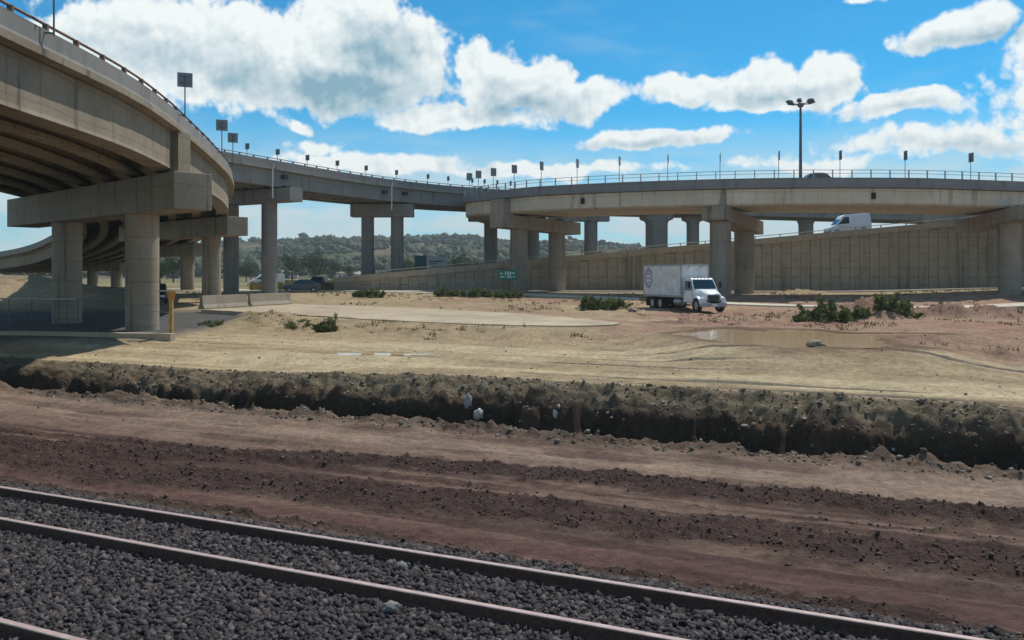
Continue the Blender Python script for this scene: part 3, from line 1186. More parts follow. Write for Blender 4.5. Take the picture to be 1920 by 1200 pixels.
DA = (-.74, .6726)
pier(A, (-15.9, 42.6), DA, 24.0, 2.0, EYE + 5.10, EYE + 3.25, [5.7, 16.2], .86, M['conc_pier'], bear=[2.2, 5.5, 8.8, 12.1, 15.4, 18.7])
MB().box((-16.75, 43.0, 10.75), (.55, 1.0, 2.0), atan2(DA[1], DA[0]) + .5).build('shear_block', M['conc_a'], A)
pier(A, (-24.1, 75.0), DA, 22.0, 2.0, EYE + 5.10, EYE + 3.45, [4.6, 17.6], .84, M['conc_pier'], bear=[3, 7, 11, 15])
pier(A, (-39.0, 107.0), DA, 20.0, 2.0, EYE + 3.95, EYE + 2.3, [3.5, 14], .86, M['conc_pier'])
pier(A, (-62.0, 137.0), DA, 18.0, 2.0, EYE + 2.1, EYE + .6, [3.5, 13], .86, M['conc_pier'])

# ---- the far overpass that runs across behind
B_near = [(-50, 40, 16.6), (-41, 58, 16.6), (-34.5, 70.5, 16.65), (-28.4, 83, 16.65), (-24.8, 90.3, 16.65), (-20.0, 100, 16.65), (-14.6, 108.7, 16.65), (-7.0, 116.8, 16.65), (4, 123.5, 16.65), (18, 128, 16.6), (36, 131, 16.4), (60, 132, 15.8), (95, 130, 14.8)]
B_path = dense(B_near, 1.8)
B = thing('far_overpass', 'grey concrete overpass in the background crossing behind the other two', 'overpass', (-26.4, 93, 2.5), world=True)
WB = 9.0
MB().sweep(B_path, [(0, 0), (.24, 0), (.30, -.5), (.42, -.75), (0, -.75)]).build('parapet', M['conc_par'], B)
MB().sweep(offset(B_path, WB), [(0, 0), (-.24, 0), (-.30, -.5), (-.42, -.75), (0, -.75)]).build('parapet', M['conc_par'], B)
MB().sweep(B_path, [(-.1, -.75), (WB + .1, -.75), (WB + .1, -.98), (-.1, -.98)]).build('deck_slab', M['conc_b'], B)
MB().sweep(B_path, [(.45, -.74), (WB - .45, -.74), (WB - .45, -.71), (.45, -.71)]).build('road_surface', M['asphalt'], B)
for k in range(4):
    o = .35 + k * (WB - 1.5) / 3
    MB().sweep(B_path, [(o, -.985), (o + .8, -.985), (o + .8, -1.15), (o + .55, -1.3), (o + .55, -2.4), (o + .8, -2.55), (o + .8, -2.7), (o, -2.7)]).build('girder', M['conc_b'], B)
rail_set(B, B_path[12:], .12, 2.0, .22, .11, [(.22, .045)], M['rail_red'], M['steel_d'])
ZB = 16.65 - 2.72
pier(B, (-22.9, 90.6), (-.86, .51), 11.5, 1.9, ZB - .12, ZB - 1.55, [4.0, 10.0], .84, M['conc_b'], bear=[1.5, 4.5, 7.5])
pier(B, (-12.9, 111.4), (-.998, .05), 8.1, 2.0, ZB - .15, ZB - 1.8, [2.1, 6.0], .83, M['conc_b'], bear=[1.2, 4, 6.8], base=2.4)
pier(B, (13.8, 121.5), (-.99, .0), 20.2, 2.2, ZB - .35, ZB - 1.75, [2.6, 11.0, 17.0], .95, M['conc_b'], base=2.4)
for px, Y, w, fl in ((1231, 131.5, 3.1, 5.0), (1299, 133.5, 1.75, 3.4), (1511, 135.5, 1.95, 2.6), (1580, 135.5, 1.6, 2.0)):
    x = at(px, Y)
    h1 = ZB - .1
    prof = []
    for s_, z in ((w, 2.0), (w, h1 - 1.5), (w, h1 - 1.35), (w * 1.12, h1 - 1.0), (fl * .92, h1 - .8), (fl, h1 - .55), (fl, h1)):
        c = w * .22
        hy = w * .55
        hx = s_ / 2
        prof.append([(x - hx + c, Y - hy, z), (x + hx - c, Y - hy, z), (x + hx, Y - hy + c, z), (x + hx, Y + hy - c, z), (x + hx - c, Y + hy, z), (x - hx + c, Y + hy, z), (x - hx, Y + hy - c, z), (x - hx, Y - hy + c, z)])
    MB().loft(prof).build('hammerhead_pier', M['conc_b'], B)
for px, y0, y1 in ((514, 312, 372), (736, 347, 394)):
    p, tg = path_at_px(B_path, px)
    x, y = p[0] + .05 * 1, p[1] - .22
    MB().tube([(x, y, 16.3), (x - .12, y - .12, 15.6), (x - .12, y - .12, zat(y1, y))], .07, 8).build('drain_pipe', M['bb_white'], B, smooth=True)
for px, dz in ((530, 1.6), (719, 1.7), (757, 1.6)):
    p, tg = path_at_px(B_path, px)
    MB().box((p[0] + .2 * sin(tg), p[1] - .2 * cos(tg) + .35, p[2] - dz), (.7, .3, .45), tg).build('drain_box', M['dark'], B)

# ---- the long overpass on the right
C_near = [(-1.0, 140, 14.8), (-4.4, 128, 14.8), (-6.1, 118, 14.75), (-6.35, 111, 14.65), (-5.45, 105, 14.5), (-3.45, 99.4, 14.2), (-.8, 95.0, 14.05), (2.3, 91.4, 14.02), (7.8, 88.4, 14.02), (13.0, 86.2, 14.02), (20.5, 84.0, 14.02),
          (27.9, 82.7, 14.0), (38.4, 82.6, 13.98), (44.9, 83.4, 13.9), (54, 85.3, 13.8), (66, 89, 13.7), (85, 97, 13.6)]
C_path = dense(C_near, 1.2)
C = thing('long_overpass', 'long pale concrete overpass with steel railing spanning the right half', 'overpass', (21, 86, 2.5), world=True)
WC = 11.2
cpar = [(0.0, 0.0), (.24, 0), (.30, -.45), (.42, -.70), (.42, -.76), (-.05, -.76)]
MB().sweep(C_path, cpar).build('parapet', M['conc_par'], C)
MB().sweep(offset(C_path, WC), [(-a, b) for a, b in cpar]).build('parapet', M['conc_par'], C)
MB().sweep(C_path, [(-.14, -.76), (WC + .14, -.76), (WC + .14, -.95), (WC - .6, -1.02), (.6, -1.02), (-.14, -.95)]).build('deck_slab', M['conc_par'], C)
MB().sweep(C_path, [(.45, -.75), (WC - .45, -.75), (WC - .45, -.72), (.45, -.72)]).build('road_surface', M['asphalt'], C)
MB().sweep(C_path, [(.28, -1.03), (.34, -2.45), (.55, -2.62), (WC - .55, -2.62), (WC - .34, -2.45), (WC - .28, -1.03)]).build('box_girder', M['conc_c'], C)
rail_set(C, C_path, .12, 1.85, .78, .085, [(.75, .030), (.42, .024)], M['steel'], M['steel'])
ZC = 14.02 - 2.62
d1 = Vector((10.2, 9.5)).normalized()
pier(C, (-1.7, 94.9), d1, 12.5, 2.4, ZC - .1, ZC - 1.55, [3.4, 9.6], 1.0, M['conc_pier'], zt1=ZC - .55, zb1=ZC - 2.0, ear=(0.05, 1.6, 2.3, 12.97), bear=[4, 7, 10])
d2 = Vector((6.3, 9.9)).normalized()
pier(C, (20.0, 84.6), d2, 12.8, 2.5, ZC - .05, ZC - 1.35, [2.0, 9.8], 1.06, M['conc_pier'], zt1=ZC - .9, zb1=ZC - 2.35, ear=(0.05, 1.5, 2.4, 12.97), bear=[4, 7, 10])
d3 = Vector((.6, 12)).normalized()
pier(C, (49.6, 80.5), d3, 14.0, 2.4, ZC - .1, ZC - 1.4, [5.0], 1.02, M['conc_pier'], zt1=ZC - .9, zb1=ZC - 2.2, bear=[3, 6, 9])
for px in (1093, 1640):
    p, tg = path_at_px(C_path, px)
    MB().box((p[0], p[1] + .26, p[2] - 1.75), (.38, .2, .62), tg).build('drain_box', M['dark'], C)
p, tg = path_at_px(C_path, 1500)

# ------------------------------------------------------------------ ramp with its retaining wall
WX0, WX1 = -22.0, 92.0


def wall_y(x):
    return 105.0 - (x + 17) * 3.0 / 74.0


def wall_top(x):
    return EYE + 6.4 + (x - 57) * .091


RW = thing('retaining_wall', 'ramp retaining wall of staggered grey concrete panels rising to the right', 'retaining wall', (20, 104, 2.6), world=True)
WBASE = 2.55
# core of earth fill behind the panels with the roadway on top
mb = MB()
secs = []
for i in range(40):
    x = WX0 + (WX1 - WX0) * i / 39
    y = wall_y(x) + .16
    zt = wall_top(x) - .05
    zt = max(zt, WBASE + .25)
    secs.append([(x, y, WBASE - .6), (x, y + 9.5, WBASE - .6), (x, y + 9.5, zt), (x, y, zt)])
mb.loft(secs).build('ramp_core', M['conc_wall'], RW)
mb = MB()
secs = []
for i in range(40):
    x = WX0 + (WX1 - WX0) * i / 39
    y = wall_y(x) + .3
    zt = max(wall_top(x) - .05, WBASE + .25)
    secs.append([(x, y, zt - .02), (x, y + 9.3, zt - .02), (x, y + 9.3, zt + .06), (x, y, zt + .06)])
mb.loft(secs).build('road_surface', M['asphalt'], RW)
# coping with a low kerb, built in lengths
for i in range(38):
    xa = WX0 + (WX1 - WX0) * i / 38
    xb = WX0 + (WX1 - WX0) * (i + 1) / 38 - .03
    za, zb_ = max(wall_top(xa), WBASE + .3), max(wall_top(xb), WBASE + .3)
    MB().beam((xa, wall_y(xa) + .10), (xb, wall_y(xb) + .10), .62, za + .42, za - .28, zb_ + .42, zb_ - .28).build('coping', M['conc_cope'], RW)
PW_, PH_ = 1.16, 1.9
ncol = 0
x = WX0
pn = 0
while x < 64.0:
    zt0, zt1 = wall_top(x) - .2, wall_top(x + PW_) - .2
    z = WBASE - .1 - (PH_ / 2 if ncol % 2 else 0)
    while z < max(zt0, zt1):
        a = max(z, WBASE - .1) + .010
        b0, b1 = min(z + PH_, zt0) - .010, min(z + PH_, zt1) - .010
        if min(b0, b1) - a > .12:
            pr = R.uniform(0, .035)
            y0 = wall_y(x + PW_ / 2) - pr
            xa, xb = x + .008, x + PW_ - .008
            bv = .014
            vs = [(xa, y0 + .16, a), (xb, y0 + .16, a), (xb, y0 + .16, b1), (xa, y0 + .16, b0),
                  (xa + bv, y0, a + bv), (xb - bv, y0, a + bv), (xb - bv, y0, b1 - bv), (xa + bv, y0, b0 - bv)]
            MB().add(vs, [(4, 5, 6, 7), (0, 1, 5, 4), (1, 2, 6, 5), (2, 3, 7, 6), (3, 0, 4, 7)]).build('panel', M['conc_wall'], RW)
            pn += 1
        z += PH_
    ncol += 1
    x += PW_
# low metal guard rail on the ramp
gp = [(x_, wall_y(x_) + .32, max(wall_top(x_), WBASE + .3) + .42) for x_ in np.linspace(WX0 + 6, WX1, 50)]
pme = MB().box((0, 0, .17), (.09, .09, .36)).mesh('rail_post', M['steel_d'])
for (p, tg) in every(gp, 3.0, .5):
    link('rail_post', pme, RW, (p[0] - 20, p[1] - 104, p[2] - 2.6), 0)
MB().sweep([(a, b, c + .30) for a, b, c in gp], [(.05 * cos(2 * pi * i / 6), .05 * sin(2 * pi * i / 6)) for i in range(6)]).build('handrail', M['conc_road'], RW)
# abutment block that carries the upper road at the right end
MB().box((57.5, 112.0, 10.2), (4.6, 5.0, 6.6)).build('abutment', M['conc_wall'], RW, bevel=.05)
MB().beam((59.6, 111.0), (84, 112), 5.0, 13.2, 11.2, 14.4, 12.2).build('abutment_beam', M['conc_wall'], RW)

# ------------------------------------------------------------------ road signs on the overpasses
ORD = ['first', 'second', 'third', 'fourth', 'fifth', 'sixth', 'seventh', 'eighth', 'ninth', 'tenth', 'eleventh', 'twelfth', 'thirteenth', 'fourteenth']
plate_c = MB().box((0, 0, 0), (.03, .72, .92)).mesh('sign_plate', M['sign_back'], bevel=.008)
plate_a = MB().box((0, 0, 0), (.03, .72, .72)).mesh('sign_plate', M['sign_back'], bevel=.008)
plate_b = MB().box((0, 0, 0), (.03, .55, .62)).mesh('sign_plate', M['sign_back'], bevel=.008)


def sign(p, tg, post, plate, ph, label, group, yaw=0.0, bracket=None):
    s = thing('chevron_sign', label, 'road sign', p, tg + yaw, group)
    MB().cyl((0, 0, -.1), (0, 0, post + ph * .8), .032, .032, 8).build('post', M['steel_d'], s, smooth=True)
    if bracket:
        MB().beam((0, 0), (0, bracket), .05, 0.0, -.05, 0.0, -.05).build('bracket', M['steel_d'], s)
    link('sign_plate', plate, s, (.05, 0, post + ph / 2))
    for hz in (.3, .7):
        MB().box((.026, 0, post + ph * hz), (.022, .5, .05)).build('clamp', M['steel_d'], s)
    return s


PXC = [866, 880, 897, 925, 964, 1015, 1082, 1161, 1252, 1350, 1460, 1575, 1697, 1820]
pc = offset(C_path, .35)
for i, px in enumerate(PXC):
    r_ = path_at_px(pc, px)
    if r_ is None:
        r_ = path_at_px(pc, px + 8) or path_at_px(pc, 900)
    p, tg = r_
    if i == 0:
        p, tg = pc[12], atan2(pc[13][1] - pc[12][1], pc[13][0] - pc[12][0])
    sign(p, tg, 1.75, plate_c, .92, '%s grey sign on a tall post from the left along the long right overpass' % ORD[i], 'signs along the long overpass')
pb = offset(B_path, .35)
for i, px in enumerate([463, 520, 576, 632, 686, 743, 802, 840, 885, 908, 932, 957]):
    p, tg = path_at_px(pb, px)
    sign(p, tg, .70, plate_b, .62, '%s small grey sign from the left along the far background overpass' % ORD[i], 'signs along the far overpass')
pa = offset(A_path, -.28, -.1)
NA = ['topmost and nearest grey square sign bracketed to the left overpass', 'large grey square sign on an L-bracket high on the left overpass', 'smaller grey square sign below the bracketed one on the left overpass', 'last grey square sign at the bend of the left overpass']
for i, Yt in enumerate((27.5, 43.3, 56.0, 64.0)):
    k = min(range(len(pa)), key=lambda j: abs(pa[j][1] - Yt))
    tg = atan2(pa[k + 1][1] - pa[k][1], pa[k + 1][0] - pa[k][0])
    sign(pa[k], tg, 1.4 if i < 3 else 1.75, plate_a, .72, NA[i], 'signs along the left overpass', yaw=.18, bracket=.5)

# ------------------------------------------------------------------ lighting mast
mx, my = at(1501, 92.6), 92.6
mz = 13.29
mast = thing('light_mast', 'tall grey high-mast light standing on the far side of the right overpass', 'light mast', (mx, my, mz))
topz = zat(196, my) - mz
MB().lathe((0, 0), [(.30, -.02), (.30, .3), (.20, .35), (.16, 4), (.12, topz)], 14).build('pole', M['steel_d'], mast, smooth=True)
MB().lathe((0, 0), [(.30, topz - .25), (.34, topz - .1), (.34, topz + .1), (.12, topz + .3)], 14).build('head_ring', M['steel_d'], mast, smooth=True)
for k in range(6):
    a = 2 * pi * k / 6 + .1
    ca, sa = cos(a), sin(a)
    arm = MB().cyl((.2 * ca, .2 * sa, topz), (1.0 * ca, 1.0 * sa, topz + .12), .05, .05, 6).build('arm', M['steel_d'], mast)
    lf = MB()
    for r0, z in ((.9, .0), (1.15, -.06), (1.7, .1)):
        pass
    lf.loft([[(r * ca - w * sa, r * sa + w * ca, topz + .15 + z), (r * ca + w * sa, r * sa - w * ca, topz + .15 + z), (r * ca + w * sa * .7, r * sa - w * ca * .7, topz + .15 + z + h), (r * ca - w * sa * .7, r * sa + w * ca * .7, topz + .15 + z + h)]
             for r, w, z, h in ((.85, .14, -.05, .2), (1.05, .28, -.08, .32), (1.4, .26, 0, .28), (1.62, .16, .08, .14))])
    ob = lf.build('luminaire', M['steel_d'], mast)


# ------------------------------------------------------------------ vehicles
def wheel(parent, x, y, r, w, mat=None, name='wheel'):
    s = 1 if y > 0 else -1
    ty = MB()
    prof = [(r * .62, -w / 2), (r * .93, -w / 2), (r, -w * .36), (r, w * .36), (r * .93, w / 2), (r * .62, w / 2)]
    n = 20
    vs = []
    for rr, yy in prof:
        for i in range(n):
            t = 2 * pi * i / n
            vs.append((x + rr * cos(t), y + yy, r + rr * sin(t)))
    m = len(prof)
    fs = [(k * n + i, k * n + (i + 1) % n, ((k + 1) % m) * n + (i + 1) % n, ((k + 1) % m) * n + i) for k in range(m) for i in range(n)]
    ty.add(vs, fs)
    o = ty.build(name, M['rubber'], parent, smooth=True)
    rm = MB()
    rm.cyl((x, y - s * w * .2, r), (x, y + s * w * .34, r), r * .62, r * .60, n)
    rm.cyl((x, y + s * w * .34, r), (x, y + s * w * .46, r), r * .22, r * .18, 10)
    rm.build('rim', M['chrome'], o, smooth=True)
    return o


def rrect(y0, y1, z0, z1, c, x):
    return [(x, y0 + c, z0), (x, y1 - c, z0), (x, y1, z0 + c), (x, y1, z1 - c), (x, y1 - c, z1), (x, y0 + c, z1), (x, y0, z1 - c), (x, y0, z0 + c)]


def box_truck():
    rz = radians(-71)
    x0, y0 = 14.2, 66.3
    t = thing('box_truck', 'white box truck with long hood driving on the dirt beside the puddle', 'truck', (x0, y0, gz(x0 + .6, y0 - 1.5)), rz)
    # cargo box
    L, Wd, zb, zt = 6.1, 2.42, 1.08, 3.66
    b = MB().loft([rrect(-Wd / 2, Wd / 2, zb, zt, .05, -L), rrect(-Wd / 2, Wd / 2, zb, zt, .05, 0)]).build('cargo_box', M['boxw'], t)
    for s in (-1, 1):
        MB().box((-L / 2, s * (Wd / 2 + .012), zt - .06), (L + .04, .03, .13)).build('top_rail', M['silver_p'], b)
        MB().box((-L / 2, s * (Wd / 2 + .012), zb + .07), (L + .04, .03, .16)).build('bottom_rail', M['silver_p'], b)
        for e in (0, -L):
            MB().box((e, s * Wd / 2, (zb + zt) / 2), (.09, .07, zt - zb + .02)).build('corner_post', M['silver_p'], b)
        for k in range(1, 10):
            MB().box((-L * k / 10, s * (Wd / 2 + .003), (zb + zt) / 2), (.03, .012, zt - zb - .36)).build('side_seam', M['boxw'], b)
    MB().box((.02, 0, zt - .06), (.05, Wd + .04, .12)).build('top_rail', M['silver_p'], b)
    for s in (-.5, .5):
        MB().box((.045, s, zt - .22), (.03, .16, .06)).build('marker_lamp', M['dark'], b)
    # round emblem printed near the rear of the visible side
    em = MB()
    yy = -(Wd / 2 + .012)
    cx, cz, r = -L + .85, 2.55, .86
    n = 36
    vs = []
    for i in range(n):
        a = 2 * pi * i / n
        for q in (r, r * .66):
            vs.append((cx + q * .8 * cos(a), yy, cz + q * sin(a)))
    em.add(vs, [(2 * i, 2 * ((i + 1) % n), 2 * ((i + 1) % n) + 1, 2 * i + 1) for i in range(n)])
    for (ax, az_, w, h) in ((0, .34, .5, .16), (0, -.02, .7, .13), (0, -.36, .42, .14)):
        em.add([(cx + ax - w / 2, yy, cz + az_ - h / 2), (cx + ax + w / 2, yy, cz + az_ - h / 2), (cx + ax + w / 2, yy, cz + az_ + h / 2), (cx + ax - w / 2, yy, cz + az_ + h / 2)], [(0, 1, 2, 3)])
    em.build('emblem', M['emblem'], b)
    # chassis
    for s in (-.42, .42):
        MB().box((-1.9, s, .82), (8.2, .1, .26)).build('chassis_rail', M['dark'], t)
    for xx in (-5.6, -3.2, -1.2, .6):
        MB().box((xx, 0, .8), (.12, .86, .2)).build('cross_member', M['dark'], t)
    for s in (-1, 1):
        MB().cyl((-1.3, s * .85, .72), (-.2, s * .85, .72), .29, .29, 16).build('fuel_tank', M['chrome'], t, smooth=True)
        MB().box((-5.75, s * .85, .62), (.03, .6, .7)).build('mud_flap', M['rubber'], t)
    MB().box((-6.0, 0, .52), (.1, 2.1, .12)).build('rear_bumper', M['dark'], t)
    for s in (-1.0, 1.0):
        MB().box((-6.0, s * .7, .78), (.08, .08, .55)).build('bumper_bracket', M['dark'], t)
    # cab
    def cabsec(y, k):
        pr = [(.08, .72), (.08, 2.42), (.22, 2.56), (.92, 2.58), (1.08, 2.50), (1.52, 1.72), (1.52, .72)]
        return [(x_, y * (1 - k * max(0, z_ - 1.6)), z_) for x_, z_ in pr]
    cab = MB().loft([cabsec(-1.08, .13), cabsec(-1.0, .13), cabsec(1.0, .13), cabsec(1.08, .13)]).build('cab', M['white'], t, bevel=.03)
    wa, wb = (1.11, 2.44), (1.515, 1.76)
    nx, nz = .878 * .02, .479 * .02
    wy0, wy1 = .86, .97
    MB().add([(wa[0] + nx, -wy0, wa[1] + nz), (wa[0] + nx, wy0, wa[1] + nz), (wb[0] + nx, wy1, wb[1] + nz), (wb[0] + nx, -wy1, wb[1] + nz)], [(0, 1, 2, 3)]).build('windshield', M['glass'], cab)
    MB().beam((wa[0] + .03, 0), (wb[0] + .03, 0), .03, wa[1] + .02, wa[1] - .02, wb[1] + .02, wb[1] - .02).build('windshield_bar', M['dark'], cab)
    for s in (-1, 1):
        e = 1.0 + .008
        def sw(z):
            return s * 1.08 * (1 - .13 * max(0, z - 1.6)) + s * .012
        MB().add([(.28, sw(1.66), 1.66), (1.36, sw(1.66), 1.66), (1.05, sw(2.36), 2.36), (.28, sw(2.36), 2.36)], [(0, 1, 2, 3)]).build('side_window', M['glass'], cab)
        dr = MB().add([(.22, s * 1.094, .80), (1.38, s * 1.094, .80), (1.38, s * 1.094, 1.58), (.22, s * 1.094, 1.58)], [(0, 1, 2, 3)]).build('door', M['white'], cab)
        MB().box((.36, s * 1.11, 1.46), (.16, .04, .05)).build('door_handle', M['dark'], cab)
        MB().box((.75, s * 1.02, .52), (.8, .28, .10)).build('step', M['dark'], cab)
        # mirrors
        MB().tube([(1.30, s * 1.0, 1.8), (1.42, s * 1.33, 1.85), (1.42, s * 1.33, 2.25)], .02, 6).build('mirror_arm', M['dark'], cab)
        MB().box((1.42, s * 1.36, 2.06), (.08, .2, .46)).build('mirror', M['dark'], cab)
    for s in (-.6, -.3, 0, .3, .6):
        MB().box((.95, s, 2.61), (.10, .1, .06)).build('roof_lamp', M['orange'], cab)
    # hood and front fenders
    hood = MB().loft([rrect(-.98, .98, .95, 1.74, .16, 1.50), rrect(-.92, .92, .93, 1.68, .20, 1.9), rrect(-.80, .80, .90, 1.56, .22, 2.4), rrect(-.68, .68, .86, 1.40, .20, 2.66)]).build('hood', M['white'], t, smooth=True)
    for s in (-1, 1):
        secs = []
        for k in range(11):
            a = pi * (k / 10) * 1.02 - .02
            r1, r2 = .60, .74
            cx_, cz_ = 1.98, .52
            secs.append([(cx_ + r1 * cos(a), s * .66, cz_ + r1 * sin(a)), (cx_ + r2 * cos(a), s * .66, cz_ + r2 * sin(a) * 1.02), (cx_ + r2 * cos(a), s * 1.12, cz_ + r2 * sin(a) * .96), (cx_ + r1 * cos(a), s * 1.15, cz_ + r1 * sin(a))])
        MB().loft(secs).build('fender', M['white'], t, smooth=True)
        MB().loft([rrect(min(s * .66, s * 1.08), max(s * .66, s * 1.08), .72, 1.18, .08, 2.30), rrect(min(s * .66, s * 1.02), max(s * .66, s * 1.02), .76, 1.12, .08, 2.72)]).build('fender_nose', M['white'], t, smooth=True)
        MB().loft([rrect(min(s * .74, s * .99), max(s * .74, s * .99), .90, 1.08, .04, 2.71), rrect(min(s * .76, s * .97), max(s * .76, s * .97), .91, 1.07, .04, 2.76)]).build('headlight', M['lamp'], t)
    gr = MB().loft([rrect(-.52, .52, .86, 1.32, .08, 2.64), rrect(-.50, .50, .88, 1.30, .08, 2.70)]).build('grille', M['dark'], t)
    for k in range(4):
        MB().box((2.705, 0, .95 + k * .1), (.02, .98, .025)).build('grille_bar', M['steel_d'], gr)
    MB().loft([rrect(-1.14, 1.14, .42, .72, .06, 2.60), rrect(-1.14, 1.14, .42, .72, .06, 2.74), rrect(-.95, .95, .44, .70, .06, 2.84)]).build('bumper', M['silver_p'], t)
    MB().box((2.85, 0, .56), (.02, .42, .18)).build('number_plate', M['sign_white'], t)
    for s in (-1, 1):
        wheel(t, 1.98, s * .98, .52, .30)
        for xx in (-3.55, -4.85):
            wheel(t, xx, s * .98, .52, .30)
            wheel(t, xx, s * .64, .52, .28)
    MB().cyl((1.98, -.9, .52), (1.98, .9, .52), .07, .07, 8).build('axle', M['dark'], t)
    for xx in (-3.55, -4.85):
        MB().cyl((xx, -.9, .52), (xx, .9, .52), .09, .09, 8).build('axle', M['dark'], t)
    return t


box_truck()


def car(name, label, cat, loc, rz, Ln, Wd, low, cabin, wr, axles, paint, tumble=.12, group=None):
    """low and cabin: side outlines as (x, z); cabin (x, z) is glazed"""
    t = thing(name, label, cat, loc, rz, group)
    hw = Wd / 2
    body = MB().loft([[(x, y, z) for x, z in low] for y in (-hw + .0, -hw + .1, hw - .1, hw)]).build('body', paint, t, bevel=.04)

    def wy(z, s):
        zb = min(q[1] for q in cabin)
        return s * (hw - .05 - tumble * max(0, z - zb))
    cb = MB().loft([[(x, wy(z, s), z) for x, z in cabin] for s in (-1, 1)]).build('cabin', paint, t, bevel=.03)
    zs = [p[1] for p in cabin]
    z0, z1 = min(zs), max(zs)
    base = sorted([p for p in cabin if p[1] < z0 + .05])
    top = sorted([p for p in cabin if p[1] > z1 - .08])
    xa, xb, ta, tb = base[0][0], base[-1][0], top[0][0], top[-1][0]

    def lerp(a, b, k):
        return a + (b - a) * k
    zl, zh = z0 + .06, z1 - .1
    kl, kh = (zl - z0) / (z1 - z0), (zh - z0) / (z1 - z0)
    for s in (-1, 1):
        lo = (lerp(xa, ta, kl) + .12, lerp(xb, tb, kl) - .10)
        hi = (lerp(xa, ta, kh) + .12, lerp(xb, tb, kh) - .10)
        mid = .5
        for a, b in ((0.0, .48), (.52, 1.0)):
            MB().add([(lerp(*lo, a), wy(zl, s) + s * .012, zl), (lerp(*lo, b), wy(zl, s) + s * .012, zl), (lerp(*hi, b), wy(zh, s) + s * .012, zh), (lerp(*hi, a), wy(zh, s) + s * .012, zh)], [(0, 1, 2, 3)]).build('side_window', M['glass'], cb)
    for xl, xh, sg, nm in ((lerp(xb, tb, kl), lerp(xb, tb, kh), 1, 'windshield'), (lerp(xa, ta, kl), lerp(xa, ta, kh), -1, 'rear_window')):
        e = .02 * sg
        MB().add([(xl + e, wy(zl, -1) * .92, zl + .012), (xl + e, wy(zl, 1) * .92, zl + .012), (xh + e, wy(zh, 1) * .92, zh + .012), (xh + e, wy(zh, -1) * .92, zh + .012)], [(0, 1, 2, 3)]).build(nm, M['glass'], cb)
    for xx in axles:
        for s in (-1, 1):
            wheel(t, xx, s * (hw - .09), wr, .2)
    xf, xr = max(p[0] for p in low), min(p[0] for p in low)
    for s in (-1, 1):
        MB().box((xf - .02, s * (hw - .28), .68), (.08, .36, .16)).build('headlight', M['lamp'], t)
        MB().box((xr + .02, s * (hw - .2), .78), (.08, .24, .2)).build('tail_light', M['rail_red'], t)
    MB().box((xf, 0, .42), (.1, Wd * .9, .18)).build('bumper', M['dark'], t)
    return t


sedan_low = [(-2.15, .32), (-2.2, .62), (-2.12, .92), (-1.5, .97), (1.0, .95), (1.9, .80), (2.15, .62), (2.15, .32)]
sedan_cab = [(-1.75, .93), (-1.15, 1.38), (-.7, 1.46), (.1, 1.46), (.35, 1.40), (1.05, .93)]
pick_low = [(-2.6, .42), (-2.6, .98), (-.9, 1.0), (1.1, 1.05), (2.2, .98), (2.45, .8), (2.45, .42)]
pick_cab = [(-.95, .98), (-.85, 1.72), (.25, 1.74), (.45, 1.68), (1.1, .98)]
van_low = [(-2.6, .32), (-2.65, .9), (-2.62, 1.2), (1.75, 1.2), (2.35, 1.02), (2.6, .75), (2.6, .32)]
van_cab = [(-2.62, 1.18), (-2.56, 2.02), (-2.45, 2.12), (.7, 2.12), (1.0, 2.04), (1.95, 1.18)]


def panel_van(label, loc, rz, paint, tilt=0.0, group=None, high=1.0):
    t = thing('panel_van', label, 'van', loc, rz, group)
    t.rotation_euler = (0, tilt, rz)
    Wd = 1.9
    out = [(-2.6, .32), (-2.65, .9), (-2.58, 2.02 * high), (-2.42, 2.14 * high), (.35, 2.12 * high), (.75, 2.02 * high), (1.75, 1.22), (2.4, 1.02), (2.6, .75), (2.6, .32)]

    def wy(y, z):
        return y * (1 - .09 * max(0, z - 1.1))
    body = MB().loft([[(x, wy(y, z), z) for x, z in out] for y in (-.95, -.88, .88, .95)]).build('body', paint, t, bevel=.05)
    zt = 2.02 * high
    MB().add([(.80, -.80, zt - .06), (.80, .80, zt - .06), (1.70, .86, 1.29), (1.70, -.86, 1.29)], [(0, 1, 2, 3)]).build('windshield', M['glass'], t)
    for v_ in t.children:
        pass
    for s in (-1, 1):
        def y_(z):
            return s * (.95 * (1 - .09 * max(0, z - 1.1)) + .012)
        MB().add([(.05, y_(1.28), 1.28), (1.38, y_(1.28), 1.28), (.62, y_(zt - .18), zt - .18), (.05, y_(zt - .18), zt - .18)], [(0, 1, 2, 3)]).build('side_window', M['glass'], t)
        MB().box((.75, s * .96, .95), (1.25, .015, .03)).build('door_trim', M['dark'], t)
        MB().box((1.25, s * 1.02, 1.35), (.12, .16, .2)).build('mirror', M['dark'], t)
        MB().box((2.58, s * .68, .82), (.08, .3, .18)).build('headlight', M['lamp'], t)
        MB().box((-2.63, s * .82, 1.2), (.06, .12, .4)).build('tail_light', M['rail_red'], t)
        for xx in (-1.6, 1.65):
            wheel(t, xx, s * .86, .34, .2)
    MB().box((2.6, 0, .42), (.1, 1.75, .2)).build('bumper', M['dark'], t)
    return t


